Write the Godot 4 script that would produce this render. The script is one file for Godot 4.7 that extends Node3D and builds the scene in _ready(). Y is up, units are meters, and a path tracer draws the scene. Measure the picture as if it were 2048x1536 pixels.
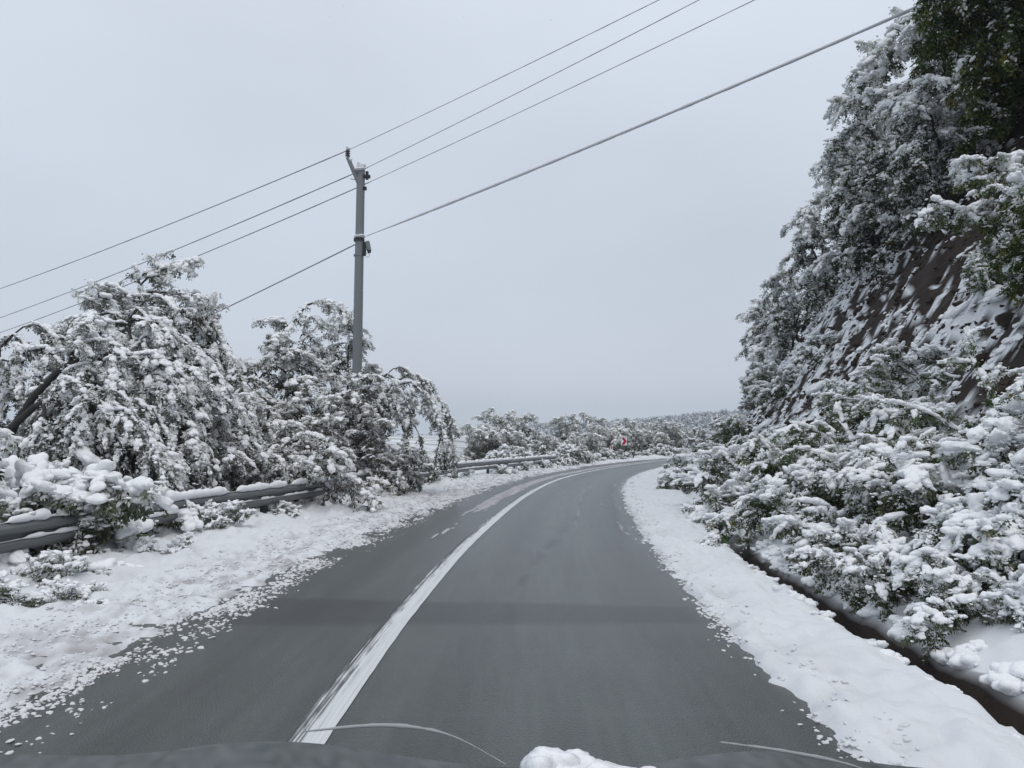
extends Node3D
# A wet mountain road bending right through snow-laden roadside trees, seen from a car.
# y up, metres; the camera looks along -z.

var used := {}
var rng := RandomNumberGenerator.new()
var big := FastNoiseLite.new()
var fine := FastNoiseLite.new()
var tiny := FastNoiseLite.new()
var road_points: PackedVector2Array = []     # x, d (= -z), every half metre
var road_sides: PackedVector2Array = []      # unit vector to the right of the road
var road_start := 0.0                        # arc length at d = 0
const STEP := 0.5

var M := {}
var lump_meshes: Array = []
var leaf_meshes: Array = []
var coarse_lump: ArrayMesh
var kinds := {}


func _ready() -> void:
	# ---- camera, sky, light -------------------------------------------------
	var camera := Camera3D.new()
	camera.name = "camera"
	camera.fov = 53.0
	camera.near = 0.05
	camera.far = 6000.0
	camera.position = Vector3(0, 1.7, 0)
	camera.rotation_degrees = Vector3(4.16, 0, 0)
	add_child(camera)
	camera.current = true

	var env := Environment.new()
	env.background_mode = Environment.BG_SKY
	env.tonemap_mode = Environment.TONE_MAPPER_LINEAR
	env.tonemap_exposure = 1.06
	env.sky = Sky.new()
	var pano := PanoramaSkyMaterial.new()
	pano.panorama = sky_picture()
	env.sky.sky_material = pano
	env.sdfgi_enabled = true
	env.ssao_enabled = true
	env.ssil_enabled = true
	env.fog_enabled = true
	env.fog_density = 0.0006
	env.fog_light_color = Color(0.86, 0.91, 0.96)
	var we := WorldEnvironment.new()
	we.name = "world"
	we.environment = env
	add_child(we)

	var sun := DirectionalLight3D.new()
	sun.name = "sun"
	sun.light_energy = 0.36
	sun.light_color = Color(1.0, 0.97, 0.93)
	sun.light_angular_distance = 60.0
	sun.shadow_enabled = true
	sun.rotation_degrees = Vector3(-62, 25, 0)
	add_child(sun)

	# ---- setting ------------------------------------------------------------
	rng.seed = 7
	big.seed = 3; big.frequency = 0.22; big.fractal_octaves = 3
	fine.seed = 11; fine.frequency = 1.6; fine.fractal_octaves = 3
	tiny.seed = 19; tiny.frequency = 5.0; tiny.fractal_octaves = 2
	materials()
	lay_out_road()
	for k in 5:
		lump_meshes.append(lump(3, k * 17 + 5))
	coarse_lump = lump(2, 99)
	for k in 3:
		leaf_meshes.append(leaf_cluster(k * 13 + 1))
	build_road()
	build_ground()
	build_far()
	build_slope_snow()
	build_clods()
	# ---- things ---------------------------------------------------------------
	build_pole_and_wires()
	build_guardrail()
	build_signs()
	build_plants()
	build_bonnet_reflections()
	build_flakes()


# ============================================================================
# helpers
# ============================================================================
func numbered(called: String) -> String:
	if not used.has(called):
		used[called] = 0
		return called
	used[called] += 1
	return "%s_%03d" % [called, used[called]]


func thing(called: String, label: String, category: String, at := Vector3.ZERO, group := "") -> Node3D:
	var o := Node3D.new()
	o.name = numbered(called)
	add_child(o, true)
	o.position = at
	tag(o, label, category, group)
	return o


func tag(o: Node, label: String, category: String, group := "") -> void:
	o.set_meta("label", label)
	o.set_meta("category", category)
	if group:
		o.set_meta("group", group)


func part(called: String, mesh: Mesh, mat: Material, parent: Node) -> MeshInstance3D:
	var o := MeshInstance3D.new()
	o.name = called if parent != self else numbered(called)
	o.mesh = mesh
	o.material_override = mat
	parent.add_child(o, true)
	return o


func structure(called: String, mesh: Mesh, mat: Material) -> MeshInstance3D:
	var o := part(called, mesh, mat, self)
	o.set_meta("kind", "structure")
	return o


func array_mesh(v: PackedVector3Array, idx: PackedInt32Array, n := PackedVector3Array(), c := PackedColorArray(), uv := PackedVector2Array()) -> ArrayMesh:
	var a := []
	a.resize(Mesh.ARRAY_MAX)
	a[Mesh.ARRAY_VERTEX] = v
	a[Mesh.ARRAY_INDEX] = idx
	if n.size() == 0:
		n.resize(v.size())
		for k in range(0, idx.size(), 3):
			var i := idx[k]; var j := idx[k + 1]; var l := idx[k + 2]
			var f := (v[l] - v[i]).cross(v[j] - v[i])
			n[i] += f; n[j] += f; n[l] += f
		for k in n.size():
			n[k] = n[k].normalized() if n[k].length_squared() > 0.0 else Vector3.UP
	a[Mesh.ARRAY_NORMAL] = n
	if c.size():
		a[Mesh.ARRAY_COLOR] = c
	if uv.size():
		a[Mesh.ARRAY_TEX_UV] = uv
	var m := ArrayMesh.new()
	m.add_surface_from_arrays(Mesh.PRIMITIVE_TRIANGLES, a)
	return m


# rows x cols grid of vertices; front faces up when columns run right and rows run away
func grid_index(rows: int, cols: int) -> PackedInt32Array:
	var idx := PackedInt32Array()
	idx.resize((rows - 1) * (cols - 1) * 6)
	var k := 0
	for r in rows - 1:
		for c in cols - 1:
			var a := r * cols + c
			idx[k] = a; idx[k + 1] = a + cols; idx[k + 2] = a + 1
			idx[k + 3] = a + 1; idx[k + 4] = a + cols; idx[k + 5] = a + cols + 1
			k += 6
	return idx


# a tube along points, with a radius at each
class Tubes:
	var v := PackedVector3Array()
	var n := PackedVector3Array()
	var i := PackedInt32Array()
	func add(p: PackedVector3Array, r: PackedFloat32Array, sides := 6, close := true) -> void:
		var base := v.size()
		var m := p.size()
		var side := Vector3.ZERO
		for k in m:
			var t := (p[mini(k + 1, m - 1)] - p[maxi(k - 1, 0)]).normalized()
			if side == Vector3.ZERO:
				side = t.cross(Vector3.UP if absf(t.y) < 0.9 else Vector3.RIGHT).normalized()
			side = (side - t * side.dot(t)).normalized()
			var up := side.cross(t)
			for q in sides:
				var a := TAU * q / sides
				var d := side * cos(a) + up * sin(a)
				v.append(p[k] + d * r[k])
				n.append(d)
		for k in m - 1:
			for q in sides:
				var a := base + k * sides + q
				var b := base + k * sides + (q + 1) % sides
				i.append_array(PackedInt32Array([a, b, a + sides, b, b + sides, a + sides]))
		if close:
			for e in [0, m - 1]:
				var c := v.size()
				v.append(p[e])
				n.append((p[1] - p[0]).normalized() * (-1.0 if e == 0 else 1.0))
				for q in sides:
					var a: int = base + e * sides + q
					var b: int = base + e * sides + (q + 1) % sides
					i.append_array(PackedInt32Array([c, b, a] if e == 0 else [c, a, b]))


func tube_mesh(p: PackedVector3Array, r: PackedFloat32Array, sides := 8) -> ArrayMesh:
	var t := Tubes.new()
	t.add(p, r, sides)
	return array_mesh(t.v, t.i, t.n)


func rod(a: Vector3, b: Vector3, ra: float, rb := -1.0, sides := 14) -> ArrayMesh:
	return tube_mesh(PackedVector3Array([a, a.lerp(b, 0.5), b]), PackedFloat32Array([ra, (ra + (rb if rb >= 0 else ra)) / 2, rb if rb >= 0 else ra]), sides)


func box(size: Vector3, at: Vector3, bevel := 0.004) -> ArrayMesh:
	# a box with chamfered edges
	var st := SurfaceTool.new()
	st.begin(Mesh.PRIMITIVE_TRIANGLES)
	var h := size / 2.0
	var b := minf(bevel, minf(h.x, minf(h.y, h.z)) * 0.5)
	var pts := PackedVector3Array()
	for sx in [-1, 1]:
		for sy in [-1, 1]:
			for sz in [-1, 1]:
				pts.append(Vector3(sx * (h.x - b), sy * h.y - sy * b, sz * h.z))
				pts.append(Vector3(sx * (h.x - b), sy * h.y, sz * (h.z - b)))
				pts.append(Vector3(sx * h.x, sy * (h.y - b), sz * (h.z - b)))
	var hull := ConvexPolygonShape3D.new()
	hull.points = pts
	var dirs := [Vector3.RIGHT, Vector3.LEFT, Vector3.UP, Vector3.DOWN, Vector3.BACK, Vector3.FORWARD]
	for sx in [-1, 0, 1]:
		for sy in [-1, 0, 1]:
			for sz in [-1, 0, 1]:
				if absi(sx) + absi(sy) + absi(sz) >= 2:
					dirs.append(Vector3(sx, sy, sz).normalized())
	for d: Vector3 in dirs:
		var best := -1e9
		for p in pts:
			best = maxf(best, p.dot(d))
		var face := []
		for p in pts:
			if p.dot(d) > best - 1e-5:
				face.append(p)
		if face.size() < 3:
			continue
		var mid := Vector3.ZERO
		for p: Vector3 in face:
			mid += p / face.size()
		var u: Vector3 = (face[0] - mid).normalized()
		var w := d.cross(u)
		face.sort_custom(func(p, q): return atan2((p - mid).dot(w), (p - mid).dot(u)) > atan2((q - mid).dot(w), (q - mid).dot(u)))
		for k in range(1, face.size() - 1):
			for p: Vector3 in [face[0], face[k], face[k + 1]]:
				st.set_normal(d)
				st.add_vertex(p + at)
	return st.commit()


func sky_picture() -> ImageTexture:
	var w := 512
	var h := 256
	var im := Image.create(w, h, false, Image.FORMAT_RGBF)
	var n := FastNoiseLite.new()
	n.seed = 41; n.frequency = 1.1; n.fractal_octaves = 4
	for y in h:
		var up := (0.5 - (y + 0.5) / h) * PI
		for x in w:
			var a := (x + 0.5) / w * TAU
			var d := Vector3(cos(up) * sin(a), sin(up), cos(up) * cos(a))
			var k := n.get_noise_3d(d.x * 1.2, d.y * 2.6, d.z * 1.2)
			var low := Color(0.635, 0.685, 0.755)
			var mid := Color(0.595, 0.655, 0.750)
			var top := Color(0.680, 0.735, 0.835)
			var c := low.lerp(mid, smoothstep(0.0, 0.22, sin(up)))
			c = c.lerp(top, smoothstep(0.2, 0.75, sin(up)))
			if up < 0:
				c = low
			c = c * (1.0 + 0.10 * k)
			im.set_pixel(x, y, c)
	return ImageTexture.create_from_image(im)


func mat(called: String, color: Color, rough := 0.85) -> StandardMaterial3D:
	var m := StandardMaterial3D.new()
	m.resource_name = called
	m.albedo_color = color.linear_to_srgb()
	m.roughness = rough
	m.metallic_specular = 0.4
	M[called] = m
	return m


func noise_texture(freq: float, oct: int, seed_: int, normal := 0.0, size := 512) -> NoiseTexture2D:
	var n := FastNoiseLite.new()
	n.seed = seed_
	n.frequency = freq
	n.fractal_octaves = oct
	var t := NoiseTexture2D.new()
	t.noise = n
	t.width = size
	t.height = size
	t.seamless = true
	if normal > 0.0:
		t.as_normal_map = true
		t.bump_strength = normal
	return t


func materials() -> void:
	var snow := mat("snow", Color(0.83, 0.845, 0.865), 0.75)
	snow.metallic_specular = 0.3
	snow.normal_enabled = true
	snow.normal_texture = noise_texture(0.035, 4, 51, 7.0)
	snow.normal_scale = 0.55
	snow.uv1_triplanar = true
	snow.uv1_world_triplanar = true
	snow.uv1_scale = Vector3(3.1, 3.1, 3.1)
	mat("slush", Color(0.66, 0.67, 0.685), 0.75)
	mat("soil", Color(0.04, 0.03, 0.024), 0.95)
	var g := mat("ground", Color(1, 1, 1), 0.85)
	g.vertex_color_use_as_albedo = true
	g.metallic_specular = 0.3
	g.normal_enabled = true
	g.normal_texture = noise_texture(0.03, 4, 5, 6.0)
	g.normal_scale = 0.5
	g.uv1_triplanar = true
	g.uv1_world_triplanar = true
	g.uv1_scale = Vector3(1.3, 1.3, 1.3)
	var r := mat("asphalt", Color(1, 1, 1), 0.32)
	r.vertex_color_use_as_albedo = true
	r.metallic_specular = 0.5
	r.normal_enabled = true
	r.normal_texture = noise_texture(0.09, 3, 8, 5.0)
	r.normal_scale = 0.35
	r.uv1_triplanar = true
	r.uv1_world_triplanar = true
	r.uv1_scale = Vector3(1.7, 1.7, 0.7)
	var grain := noise_texture(0.12, 4, 31)
	var ramp := Gradient.new()
	ramp.set_color(0, Color(0.80, 0.80, 0.80))
	ramp.set_color(1, Color(1, 1, 1))
	grain.color_ramp = ramp
	r.albedo_texture = grain
	var paint := mat("paint", Color(1, 1, 1), 0.5)
	paint.vertex_color_use_as_albedo = true
	mat("bark", Color(0.045, 0.042, 0.04), 0.9)
	mat("twig", Color(0.09, 0.08, 0.075), 0.9)
	var leaf := mat("leaf", Color(1, 1, 1), 0.6)
	leaf.vertex_color_use_as_albedo = true
	leaf.cull_mode = BaseMaterial3D.CULL_DISABLED
	leaf.backlight_enabled = true
	leaf.backlight = Color(0.35, 0.4, 0.25)
	leaf.metallic_specular = 0.25
	mat("steel", Color(0.13, 0.142, 0.15), 0.5).metallic_specular = 0.4
	mat("post", Color(0.05, 0.055, 0.06), 0.6)
	mat("pole", Color(0.20, 0.215, 0.225), 0.75)
	mat("wire", Color(0.22, 0.24, 0.27), 0.7)
	mat("frosted_wire", Color(0.62, 0.65, 0.68), 0.8)
	mat("dark", Color(0.02, 0.022, 0.025), 0.5)
	mat("porcelain", Color(0.07, 0.075, 0.08), 0.25)
	mat("sign_white", Color(0.75, 0.76, 0.78), 0.5)
	mat("sign_red", Color(0.48, 0.012, 0.06), 0.5)
	mat("sign_post", Color(0.2, 0.21, 0.22), 0.5)
	mat("bonnet", Color(1, 1, 1), 0.45).vertex_color_use_as_albedo = true
	mat("ice", Color(0.33, 0.35, 0.36), 0.5)
	mat("rubber", Color(0.015, 0.016, 0.017), 0.6)
	var far_tree := mat("far_tree", Color(1, 1, 1), 0.9)
	far_tree.vertex_color_use_as_albedo = true


# ============================================================================
# road
# ============================================================================
func lay_out_road() -> void:
	var c := PackedVector2Array([
		Vector2(-1.4, -40), Vector2(-1.3, -20), Vector2(-1.22, -4), Vector2(-1.16, 4.4), Vector2(-1.0, 9), Vector2(-0.6, 14.5), Vector2(0.4, 23.8), Vector2(1.9, 33),
		Vector2(4.2, 42), Vector2(7.6, 52), Vector2(12.6, 64), Vector2(20, 78), Vector2(32, 95), Vector2(50, 113), Vector2(72, 128), Vector2(100, 140)])
	var raw := PackedVector2Array()
	for k in range(1, c.size() - 2):
		for q in 40:
			raw.append(c[k].cubic_interpolate(c[k + 1], c[k - 1], c[k + 2], q / 40.0))
	var left := 0.0
	road_points.append(raw[0])
	for k in range(1, raw.size()):
		var d := raw[k].distance_to(raw[k - 1])
		var done := 0.0
		while left + (d - done) >= STEP:
			done += STEP - left
			left = 0.0
			road_points.append(raw[k - 1].lerp(raw[k], done / d))
		left += d - done
	for k in road_points.size():
		var t := (road_points[mini(k + 4, road_points.size() - 1)] - road_points[maxi(k - 4, 0)]).normalized()
		road_sides.append(Vector2(t.y, -t.x))
	for k in road_points.size():
		if road_points[k].y <= 0.0:
			road_start = k * STEP


# plan position (x, d) of a place s metres along and t metres to the right of the centre line
func plan(s: float, t: float) -> Vector2:
	var f := clampf((s + road_start) / STEP, 0, road_points.size() - 1.001)
	var k := int(f)
	var p := road_points[k].lerp(road_points[k + 1], f - k)
	return p + road_sides[k].lerp(road_sides[k + 1], f - k) * t


func road_coords(x: float, d: float) -> Vector2:
	var best := 1e9
	var at := 0
	var p := Vector2(x, d)
	for k in road_points.size():
		var q := road_points[k].distance_squared_to(p)
		if q < best:
			best = q
			at = k
	var off := p - road_points[at]
	var side := road_sides[at]
	var along := Vector2(-side.y, side.x)
	return Vector2(at * STEP - road_start + off.dot(along), off.dot(side))


func shoulder(s: float) -> float:   # where the right snow strip ends
	return 4.05 + 0.80 * smoothstep(10.0, 22.0, s)


func height(s: float, t: float) -> float:
	if t < 0.0:
		var a := -t
		var level := smoothstep(42.0, 60.0, s)
		var fall := maxf(0.0, a - 5.4)
		var y := -9.5 * (1.0 - exp(-fall * 0.45 / 9.5 * 1.3))
		return y * (1.0 - level) + level * fall * 0.04
	var e := shoulder(s)
	if t < e:
		return 0.0
	var ditch := 1.0 - 0.75 * smoothstep(11.0, 18.0, s)
	var u := t - e
	var y := 0.0
	if u < 0.24:
		y = -0.26 * ditch * smoothstep(0.0, 0.2, u)
	elif u < 0.36:
		y = lerpf(-0.26 * ditch, 0.03, (u - 0.24) / 0.12)
	else:
		y = 0.03 + (u - 0.36) * 0.5
	var w := maxf(0.0, t - 7.0)
	var far_low := 1.0 - 0.45 * smoothstep(45.0, 85.0, s)
	if w > 0.0:
		var h := w * 0.95 * far_low
		if w > 8.5:
			h = (8.5 * 0.95 + (w - 8.5) * 0.25) * far_low
		y += h
	return y


func micro(p: Vector2, s: float, t: float) -> float:
	var n := big.get_noise_2d(p.x, p.y)
	var f := fine.get_noise_2d(p.x * 1.0, p.y * 0.7)
	var q := tiny.get_noise_2d(p.x, p.y * 0.6)
	if t < 0.0:
		var a := -t
		var ramp := smoothstep(1.62, 2.25, a)
		var deep := smoothstep(2.6, 4.6, a)
		return lerpf(-0.075, 0.035, ramp) + (0.050 * f + 0.055 * q) * (0.5 + 0.5 * ramp) * (1.0 - 0.45 * deep) + deep * (0.10 + 0.20 * n + 0.10 * f)
	var ramp2 := smoothstep(2.84, 3.16, t)
	var e := shoulder(s)
	if t < e:
		return lerpf(-0.06, 0.06, ramp2) * (1.0 + 0.3 * f) + 0.05 * smoothstep(3.2, 3.8, t) * (1.0 - smoothstep(e - 0.25, e, t)) + 0.045 * f + 0.05 * q
	return 0.16 * n * smoothstep(0.5, 2.0, t - e) + 0.05 * f + 0.02 * q + smoothstep(7.5, 9.5, t) * (0.35 * n + 0.14 * f + 0.07 * q + 0.10 * fine.get_noise_2d(s * 0.55 + 3.0, t * 1.5 - s * 0.25))


func ground_at(x: float, d: float) -> float:
	var c := road_coords(x, d)
	return height(c.x, c.y) + micro(Vector2(x, d), c.x, c.y)


func stations(from: float, to: float, fine_step: float, grow: float) -> PackedFloat32Array:
	var out := PackedFloat32Array()
	var s := from
	while s < to:
		out.append(s)
		s += maxf(fine_step, (absf(s) - 4.0) * grow)
	out.append(to)
	return out


func build_road() -> void:
	var ss := stations(-14.0, 128.0, 0.12, 0.012)
	var cols := 112
	var v := PackedVector3Array(); var c := PackedColorArray()
	for s in ss:
		for k in cols:
			var t := lerpf(-2.6, 3.5, k / (cols - 1.0))
			var p := plan(s, t)
			v.append(Vector3(p.x, 0.0, -p.y))
			var streak := fine.get_noise_2d(t * 1.6, s * 0.05 + 40.0)
			var spot := fine.get_noise_2d(p.x * 0.9 + 90, p.y * 0.35)
			var tone := 0.069 * (1.0 + 0.26 * streak + 0.16 * spot)
			# wheel tracks of the right lane washed dark, a pale wet film between them
			var wander := 0.12 * big.get_noise_2d(s * 0.25, 5.0)
			var wheel := exp(-pow((t - 0.75 - wander) / 0.26, 2.0)) + exp(-pow((t - 2.45 - wander) / 0.26, 2.0)) + 0.8 * exp(-pow((t + 1.05 - wander) / 0.22, 2.0))
			tone *= 1.2 - 0.48 * clampf(wheel, 0, 1) * (0.75 + 0.6 * streak)
			if t < 0.0:
				tone *= 0.92
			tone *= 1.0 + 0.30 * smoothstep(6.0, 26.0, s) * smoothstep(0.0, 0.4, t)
			# tarred crack and the marks of a turning tyre
			var crack := exp(-pow((t - 1.05 - maxf(0.0, s - 9.0) * 0.085 - 0.05 * fine.get_noise_2d(s * 0.9, 3.0)) / 0.055, 2.0)) * smoothstep(6.5, 8.0, s) * (1.0 - smoothstep(17.0, 20.0, s))
			tone *= 1.0 - 0.7 * crack * smoothstep(-0.25, 0.1, fine.get_noise_2d(s * 0.5, t * 1.5 + 77.0))
			var mark := exp(-pow((t - 2.62) / 0.10, 2.0)) * smoothstep(13.0, 15.0, s) * (1.0 - smoothstep(30.0, 40.0, s))
			tone *= 1.0 - 0.6 * mark
			tone *= 1.0 + 0.22 * tiny.get_noise_2d(t * 3.0, s * 0.12)
			# windscreen reflection painted into the asphalt colour as a dark band across both lanes
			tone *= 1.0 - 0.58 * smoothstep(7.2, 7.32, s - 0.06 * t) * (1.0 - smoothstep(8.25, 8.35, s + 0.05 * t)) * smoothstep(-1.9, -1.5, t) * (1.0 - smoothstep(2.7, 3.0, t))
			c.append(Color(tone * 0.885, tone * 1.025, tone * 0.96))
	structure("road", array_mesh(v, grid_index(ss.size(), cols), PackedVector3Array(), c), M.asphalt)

	# centre line: paint worn away in long scratches on its left side
	line("centre_line", 1.2, -0.12, 0.11, -6.0, 120.0, 26, 0.005, true)
	line("edge_line", 1.0, -1.72, -1.62, 19.0, 120.0, 8, 0.005, false)
	# slush left between the wheel tracks
	slush("road_slush", -0.66, 0.34, 12.5, 110.0, 0.75)
	slush("road_slush", 1.75, 0.26, 15.5, 34.0, 0.25)
	slush("road_slush", 2.72, 0.26, 13.0, 60.0, 0.2)


func line(called: String, wear: float, t0: float, t1: float, s0: float, s1: float, cols: int, y: float, worn_left: bool) -> void:
	var ss := stations(s0, s1, 0.08, 0.012)
	var v := PackedVector3Array(); var c := PackedColorArray()
	for s in ss:
		for k in cols:
			var u := k / (cols - 1.0)
			var t := lerpf(t0, t1, u) + 0.006 * fine.get_noise_2d(s * 0.8, u * 3.0)
			var p := plan(s, t)
			v.append(Vector3(p.x, y, -p.y))
			var n := tiny.get_noise_2d(t * 14.0, s * 0.035) + 0.35 * tiny.get_noise_2d(t * 3.0, s * 0.4)
			var have := 0.9 - 0.25 * wear * clampf(n + 0.25, 0, 1)
			if worn_left:
				have = smoothstep(-0.55, 0.15, n + (u - 0.36) * 2.6 + 0.1)
				have *= 0.93 + 0.2 * n
			else:
				have *= smoothstep(-0.2, 0.2, fine.get_noise_2d(s * 0.2, 7.0) + 0.12)
			have = clampf(have, 0, 1)
			c.append(Color(0.058, 0.062, 0.065).lerp(Color(0.66, 0.68, 0.69), have))
	structure(called, array_mesh(v, grid_index(ss.size(), cols), PackedVector3Array(), c), M.paint)


# a thin ridge of wet snow; where its bumpy top dips below the asphalt the road shows
func slush(called: String, t0: float, wide: float, s0: float, s1: float, amount: float) -> void:
	var ss := stations(s0, s1, 0.06, 0.006)
	var cols := 15
	var v := PackedVector3Array(); var c := PackedColorArray()
	for s in ss:
		var run := smoothstep(s0, s0 + (12.0 if s0 > 0.0 else 2.0), s) * (1.0 - smoothstep(s1 - 8.0, s1, s))
		for k in cols:
			var u := k / (cols - 1.0) * 2.0 - 1.0
			var t := t0 + u * wide + 0.08 * big.get_noise_2d(s * 0.6, t0 * 9.0)
			var p := plan(s, t)
			var n := 0.7 * fine.get_noise_2d(t * 2.6 + t0 * 9.0, s * 0.16 + t0 * 5.0) + 0.45 * tiny.get_noise_2d(t * 2.0, s * 0.22)
			var y := 0.012 * (n + amount * run * 1.1 - 0.32) - 0.02 * pow(absf(u), 3.0)
			v.append(Vector3(p.x, y, -p.y))
			var d := (0.38 if t0 == -0.66 else 0.24) + 0.15 * n
			c.append(Color(d, d * 1.01, d * 1.03))
	structure(called, array_mesh(v, grid_index(ss.size(), cols), PackedVector3Array(), c), M.ground)


func build_ground() -> void:
	var snow := Color(0.69, 0.71, 0.735)
	var soil := Color(0.034, 0.026, 0.022)
	# left of the road
	var ss := stations(-14.0, 128.0, 0.06, 0.0085)
	var ts: Array = []
	var t := -1.6
	while t > -6.4:
		ts.push_front(t)
		t -= 0.05
	while t > -70.0:
		ts.push_front(t)
		t -= maxf(0.3, (-t - 6.0) * 0.22)
	var v := PackedVector3Array(); var c := PackedColorArray()
	for s in ss:
		for tt: float in ts:
			var p := plan(s, tt)
			var m := micro(p, s, tt)
			v.append(Vector3(p.x, height(s, tt) + m, -p.y))
			# trampled and splashed snow near the asphalt
			var dirt := clampf(0.42 + 1.0 * fine.get_noise_2d(p.x * 1.3 + 50, p.y * 0.5) + 0.7 * tiny.get_noise_2d(p.x + 20, p.y * 0.5) - m * 6.0, 0, 1) * (1.0 - smoothstep(2.4, 4.4, -tt))
			var far := clampf(big.get_noise_2d(p.x * 4.0, p.y * 4.0) * 2.0 + 0.3, 0, 1) * smoothstep(6.5, 10.0, -tt)
			c.append(snow.lerp(Color(0.27, 0.26, 0.26), dirt * 0.8).lerp(Color(0.07, 0.075, 0.06), far * 0.8))
	structure("ground", array_mesh(v, grid_index(ss.size(), ts.size()), PackedVector3Array(), c), M.ground)
	# right of the road: snow strip, ditch, cut slope
	ts = []
	t = 2.74
	while t < 5.6:
		ts.append(t)
		t += 0.04
	while t < 16.5:
		ts.append(t)
		t += 0.10
	while t < 70.0:
		ts.append(t)
		t += maxf(0.4, (t - 17.0) * 0.2)
	v = PackedVector3Array(); c = PackedColorArray()
	for s in ss:
		var e := shoulder(s)
		var ditch := 1.0 - smoothstep(12.0, 19.0, s)
		for tt: float in ts:
			var p := plan(s, tt)
			var m := micro(p, s, tt)
			v.append(Vector3(p.x, height(s, tt) + m, -p.y))
			var u := tt - e
			var bare := smoothstep(0.06, 0.16, u + 0.14 * fine.get_noise_2d(p.x * 2.0, p.y * 2.0)) * (1.0 - smoothstep(0.34, 0.40, u)) * ditch
			var n := fine.get_noise_3d(p.x * 0.6, height(s, tt) * 0.6, p.y * 0.6)
			var ledge := fine.get_noise_2d(s * 0.55 + 3.0, tt * 1.5 - s * 0.25) + 0.6 * tiny.get_noise_2d(s * 0.5, tt * 1.1 - s * 0.12) + 0.7 * big.get_noise_2d(s * 0.8, tt * 1.3)
			var caught := 0.02 - (tt - 9.0) * 0.085 + 0.25 * smoothstep(18.0, 40.0, s)
			bare = maxf(bare, smoothstep(-0.02, 0.03, -ledge - caught + 0.12 + 0.12 * tiny.get_noise_3d(p.x * 1.2, tt * 2.0, p.y * 1.2)) * smoothstep(7.0, 7.6, tt + 0.8 * n))
			var dirt := clampf(0.35 - m * 5.0 + 0.6 * n, 0, 1) * (1.0 - smoothstep(3.1, 3.9, tt))
			var tone := 1.0 + 0.5 * n
			c.append(snow.lerp(Color(0.32, 0.32, 0.32), dirt * 0.6).lerp(soil * tone, bare))
	structure("cut_slope", array_mesh(v, grid_index(ss.size(), ts.size()), PackedVector3Array(), c), M.ground)


func build_far() -> void:
	# the valley floor, out to the horizon
	var v := PackedVector3Array(); var c := PackedColorArray()
	var rings := 40
	var seg := 96
	for r in rings:
		var rad := 40.0 + 1060.0 * pow(r / (rings - 1.0), 2.2)
		for k in seg + 1:
			var a := TAU * k / seg
			var x := sin(a) * rad
			var d := cos(a) * rad
			v.append(Vector3(x, far_height(x, d), -d))
			var n := big.get_noise_2d(x * 0.12, d * 0.12)
			c.append(Color(0.55, 0.57, 0.6).lerp(Color(0.1, 0.11, 0.1), clampf(0.5 + n, 0, 1)))
	structure("valley_terrain", array_mesh(v, grid_index(rings, seg + 1), PackedVector3Array(), c), M.ground)
	# forest on the far hills: one mass
	var r2 := RandomNumberGenerator.new()
	r2.seed = 23
	var crown := far_crown()
	var places: Array = []
	while places.size() < 9000:
		var a := r2.randf_range(-0.75, 0.6)
		var rad := r2.randf_range(120.0, 950.0)
		var x := sin(a) * rad
		var d := cos(a) * rad
		var y := far_height(x, d)
		var rc := Vector2(9, 0)
		if rad < 170.0:
			rc = road_coords(x, d)
			if absf(rc.y) < 60.0:
				continue
		places.append([Vector3(x, y, -d), r2.randf_range(1.6, 3.6), r2.randf() * TAU])
	var mm := MultiMesh.new()
	mm.transform_format = MultiMesh.TRANSFORM_3D
	mm.mesh = crown
	mm.instance_count = places.size()
	for k in places.size():
		var p: Array = places[k]
		mm.set_instance_transform(k, Transform3D(Basis(Vector3.UP, p[2]).scaled(Vector3(p[1], p[1] * 1.1, p[1])), p[0]))
	var o := MultiMeshInstance3D.new()
	o.name = "far_forest"
	o.multimesh = mm
	o.material_override = M.far_tree
	add_child(o, true)
	tag(o, "misty snow-dusted forest covering the distant hills beyond the bend", "forest")
	o.set_meta("kind", "stuff")


func far_height(x: float, d: float) -> float:
	var rad := Vector2(x, d).length()
	var a := atan2(x, d)
	var rise := smoothstep(250.0, 900.0, rad)
	var hill := lerpf(2.0, 14.0, smoothstep(-0.15, 0.05, a)) + 16.0 * smoothstep(0.02, 0.35, a)
	hill -= 16.0 * smoothstep(-0.12, -0.4, a)
	return -9.6 + rise * (9.0 + hill + 5.0 * big.get_noise_2d(x * 0.03, d * 0.03))


func far_crown() -> ArrayMesh:
	# a rough crown of a few tens of leaf-clump faces, snow on the faces that look up
	var r2 := RandomNumberGenerator.new()
	r2.seed = 77
	var v := PackedVector3Array(); var c := PackedColorArray(); var idx := PackedInt32Array()
	for k in 46:
		var dir := Vector3(r2.randfn(), r2.randf_range(-0.6, 1.0), r2.randfn()).normalized()
		var p := dir * r2.randf_range(0.55, 1.0) + Vector3(0, 0.9, 0)
		var a := Vector3(r2.randfn(), r2.randfn() * 0.5, r2.randfn()).normalized() * 0.26
		var b := dir.cross(a).normalized() * 0.26
		var tone := Color(0.62, 0.64, 0.66) if r2.randf() < 0.42 + 0.3 * dir.y else Color(0.13, 0.145, 0.125)  # leaf tone paled: distance haze painted into the crown colour
		for q in [p - a, p + b, p + a, p - b]:
			v.append(q)
			c.append(tone)
		var i := k * 4
		idx.append_array(PackedInt32Array([i, i + 1, i + 2, i, i + 2, i + 3]))
	return array_mesh(v, idx, PackedVector3Array(), c)


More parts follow.
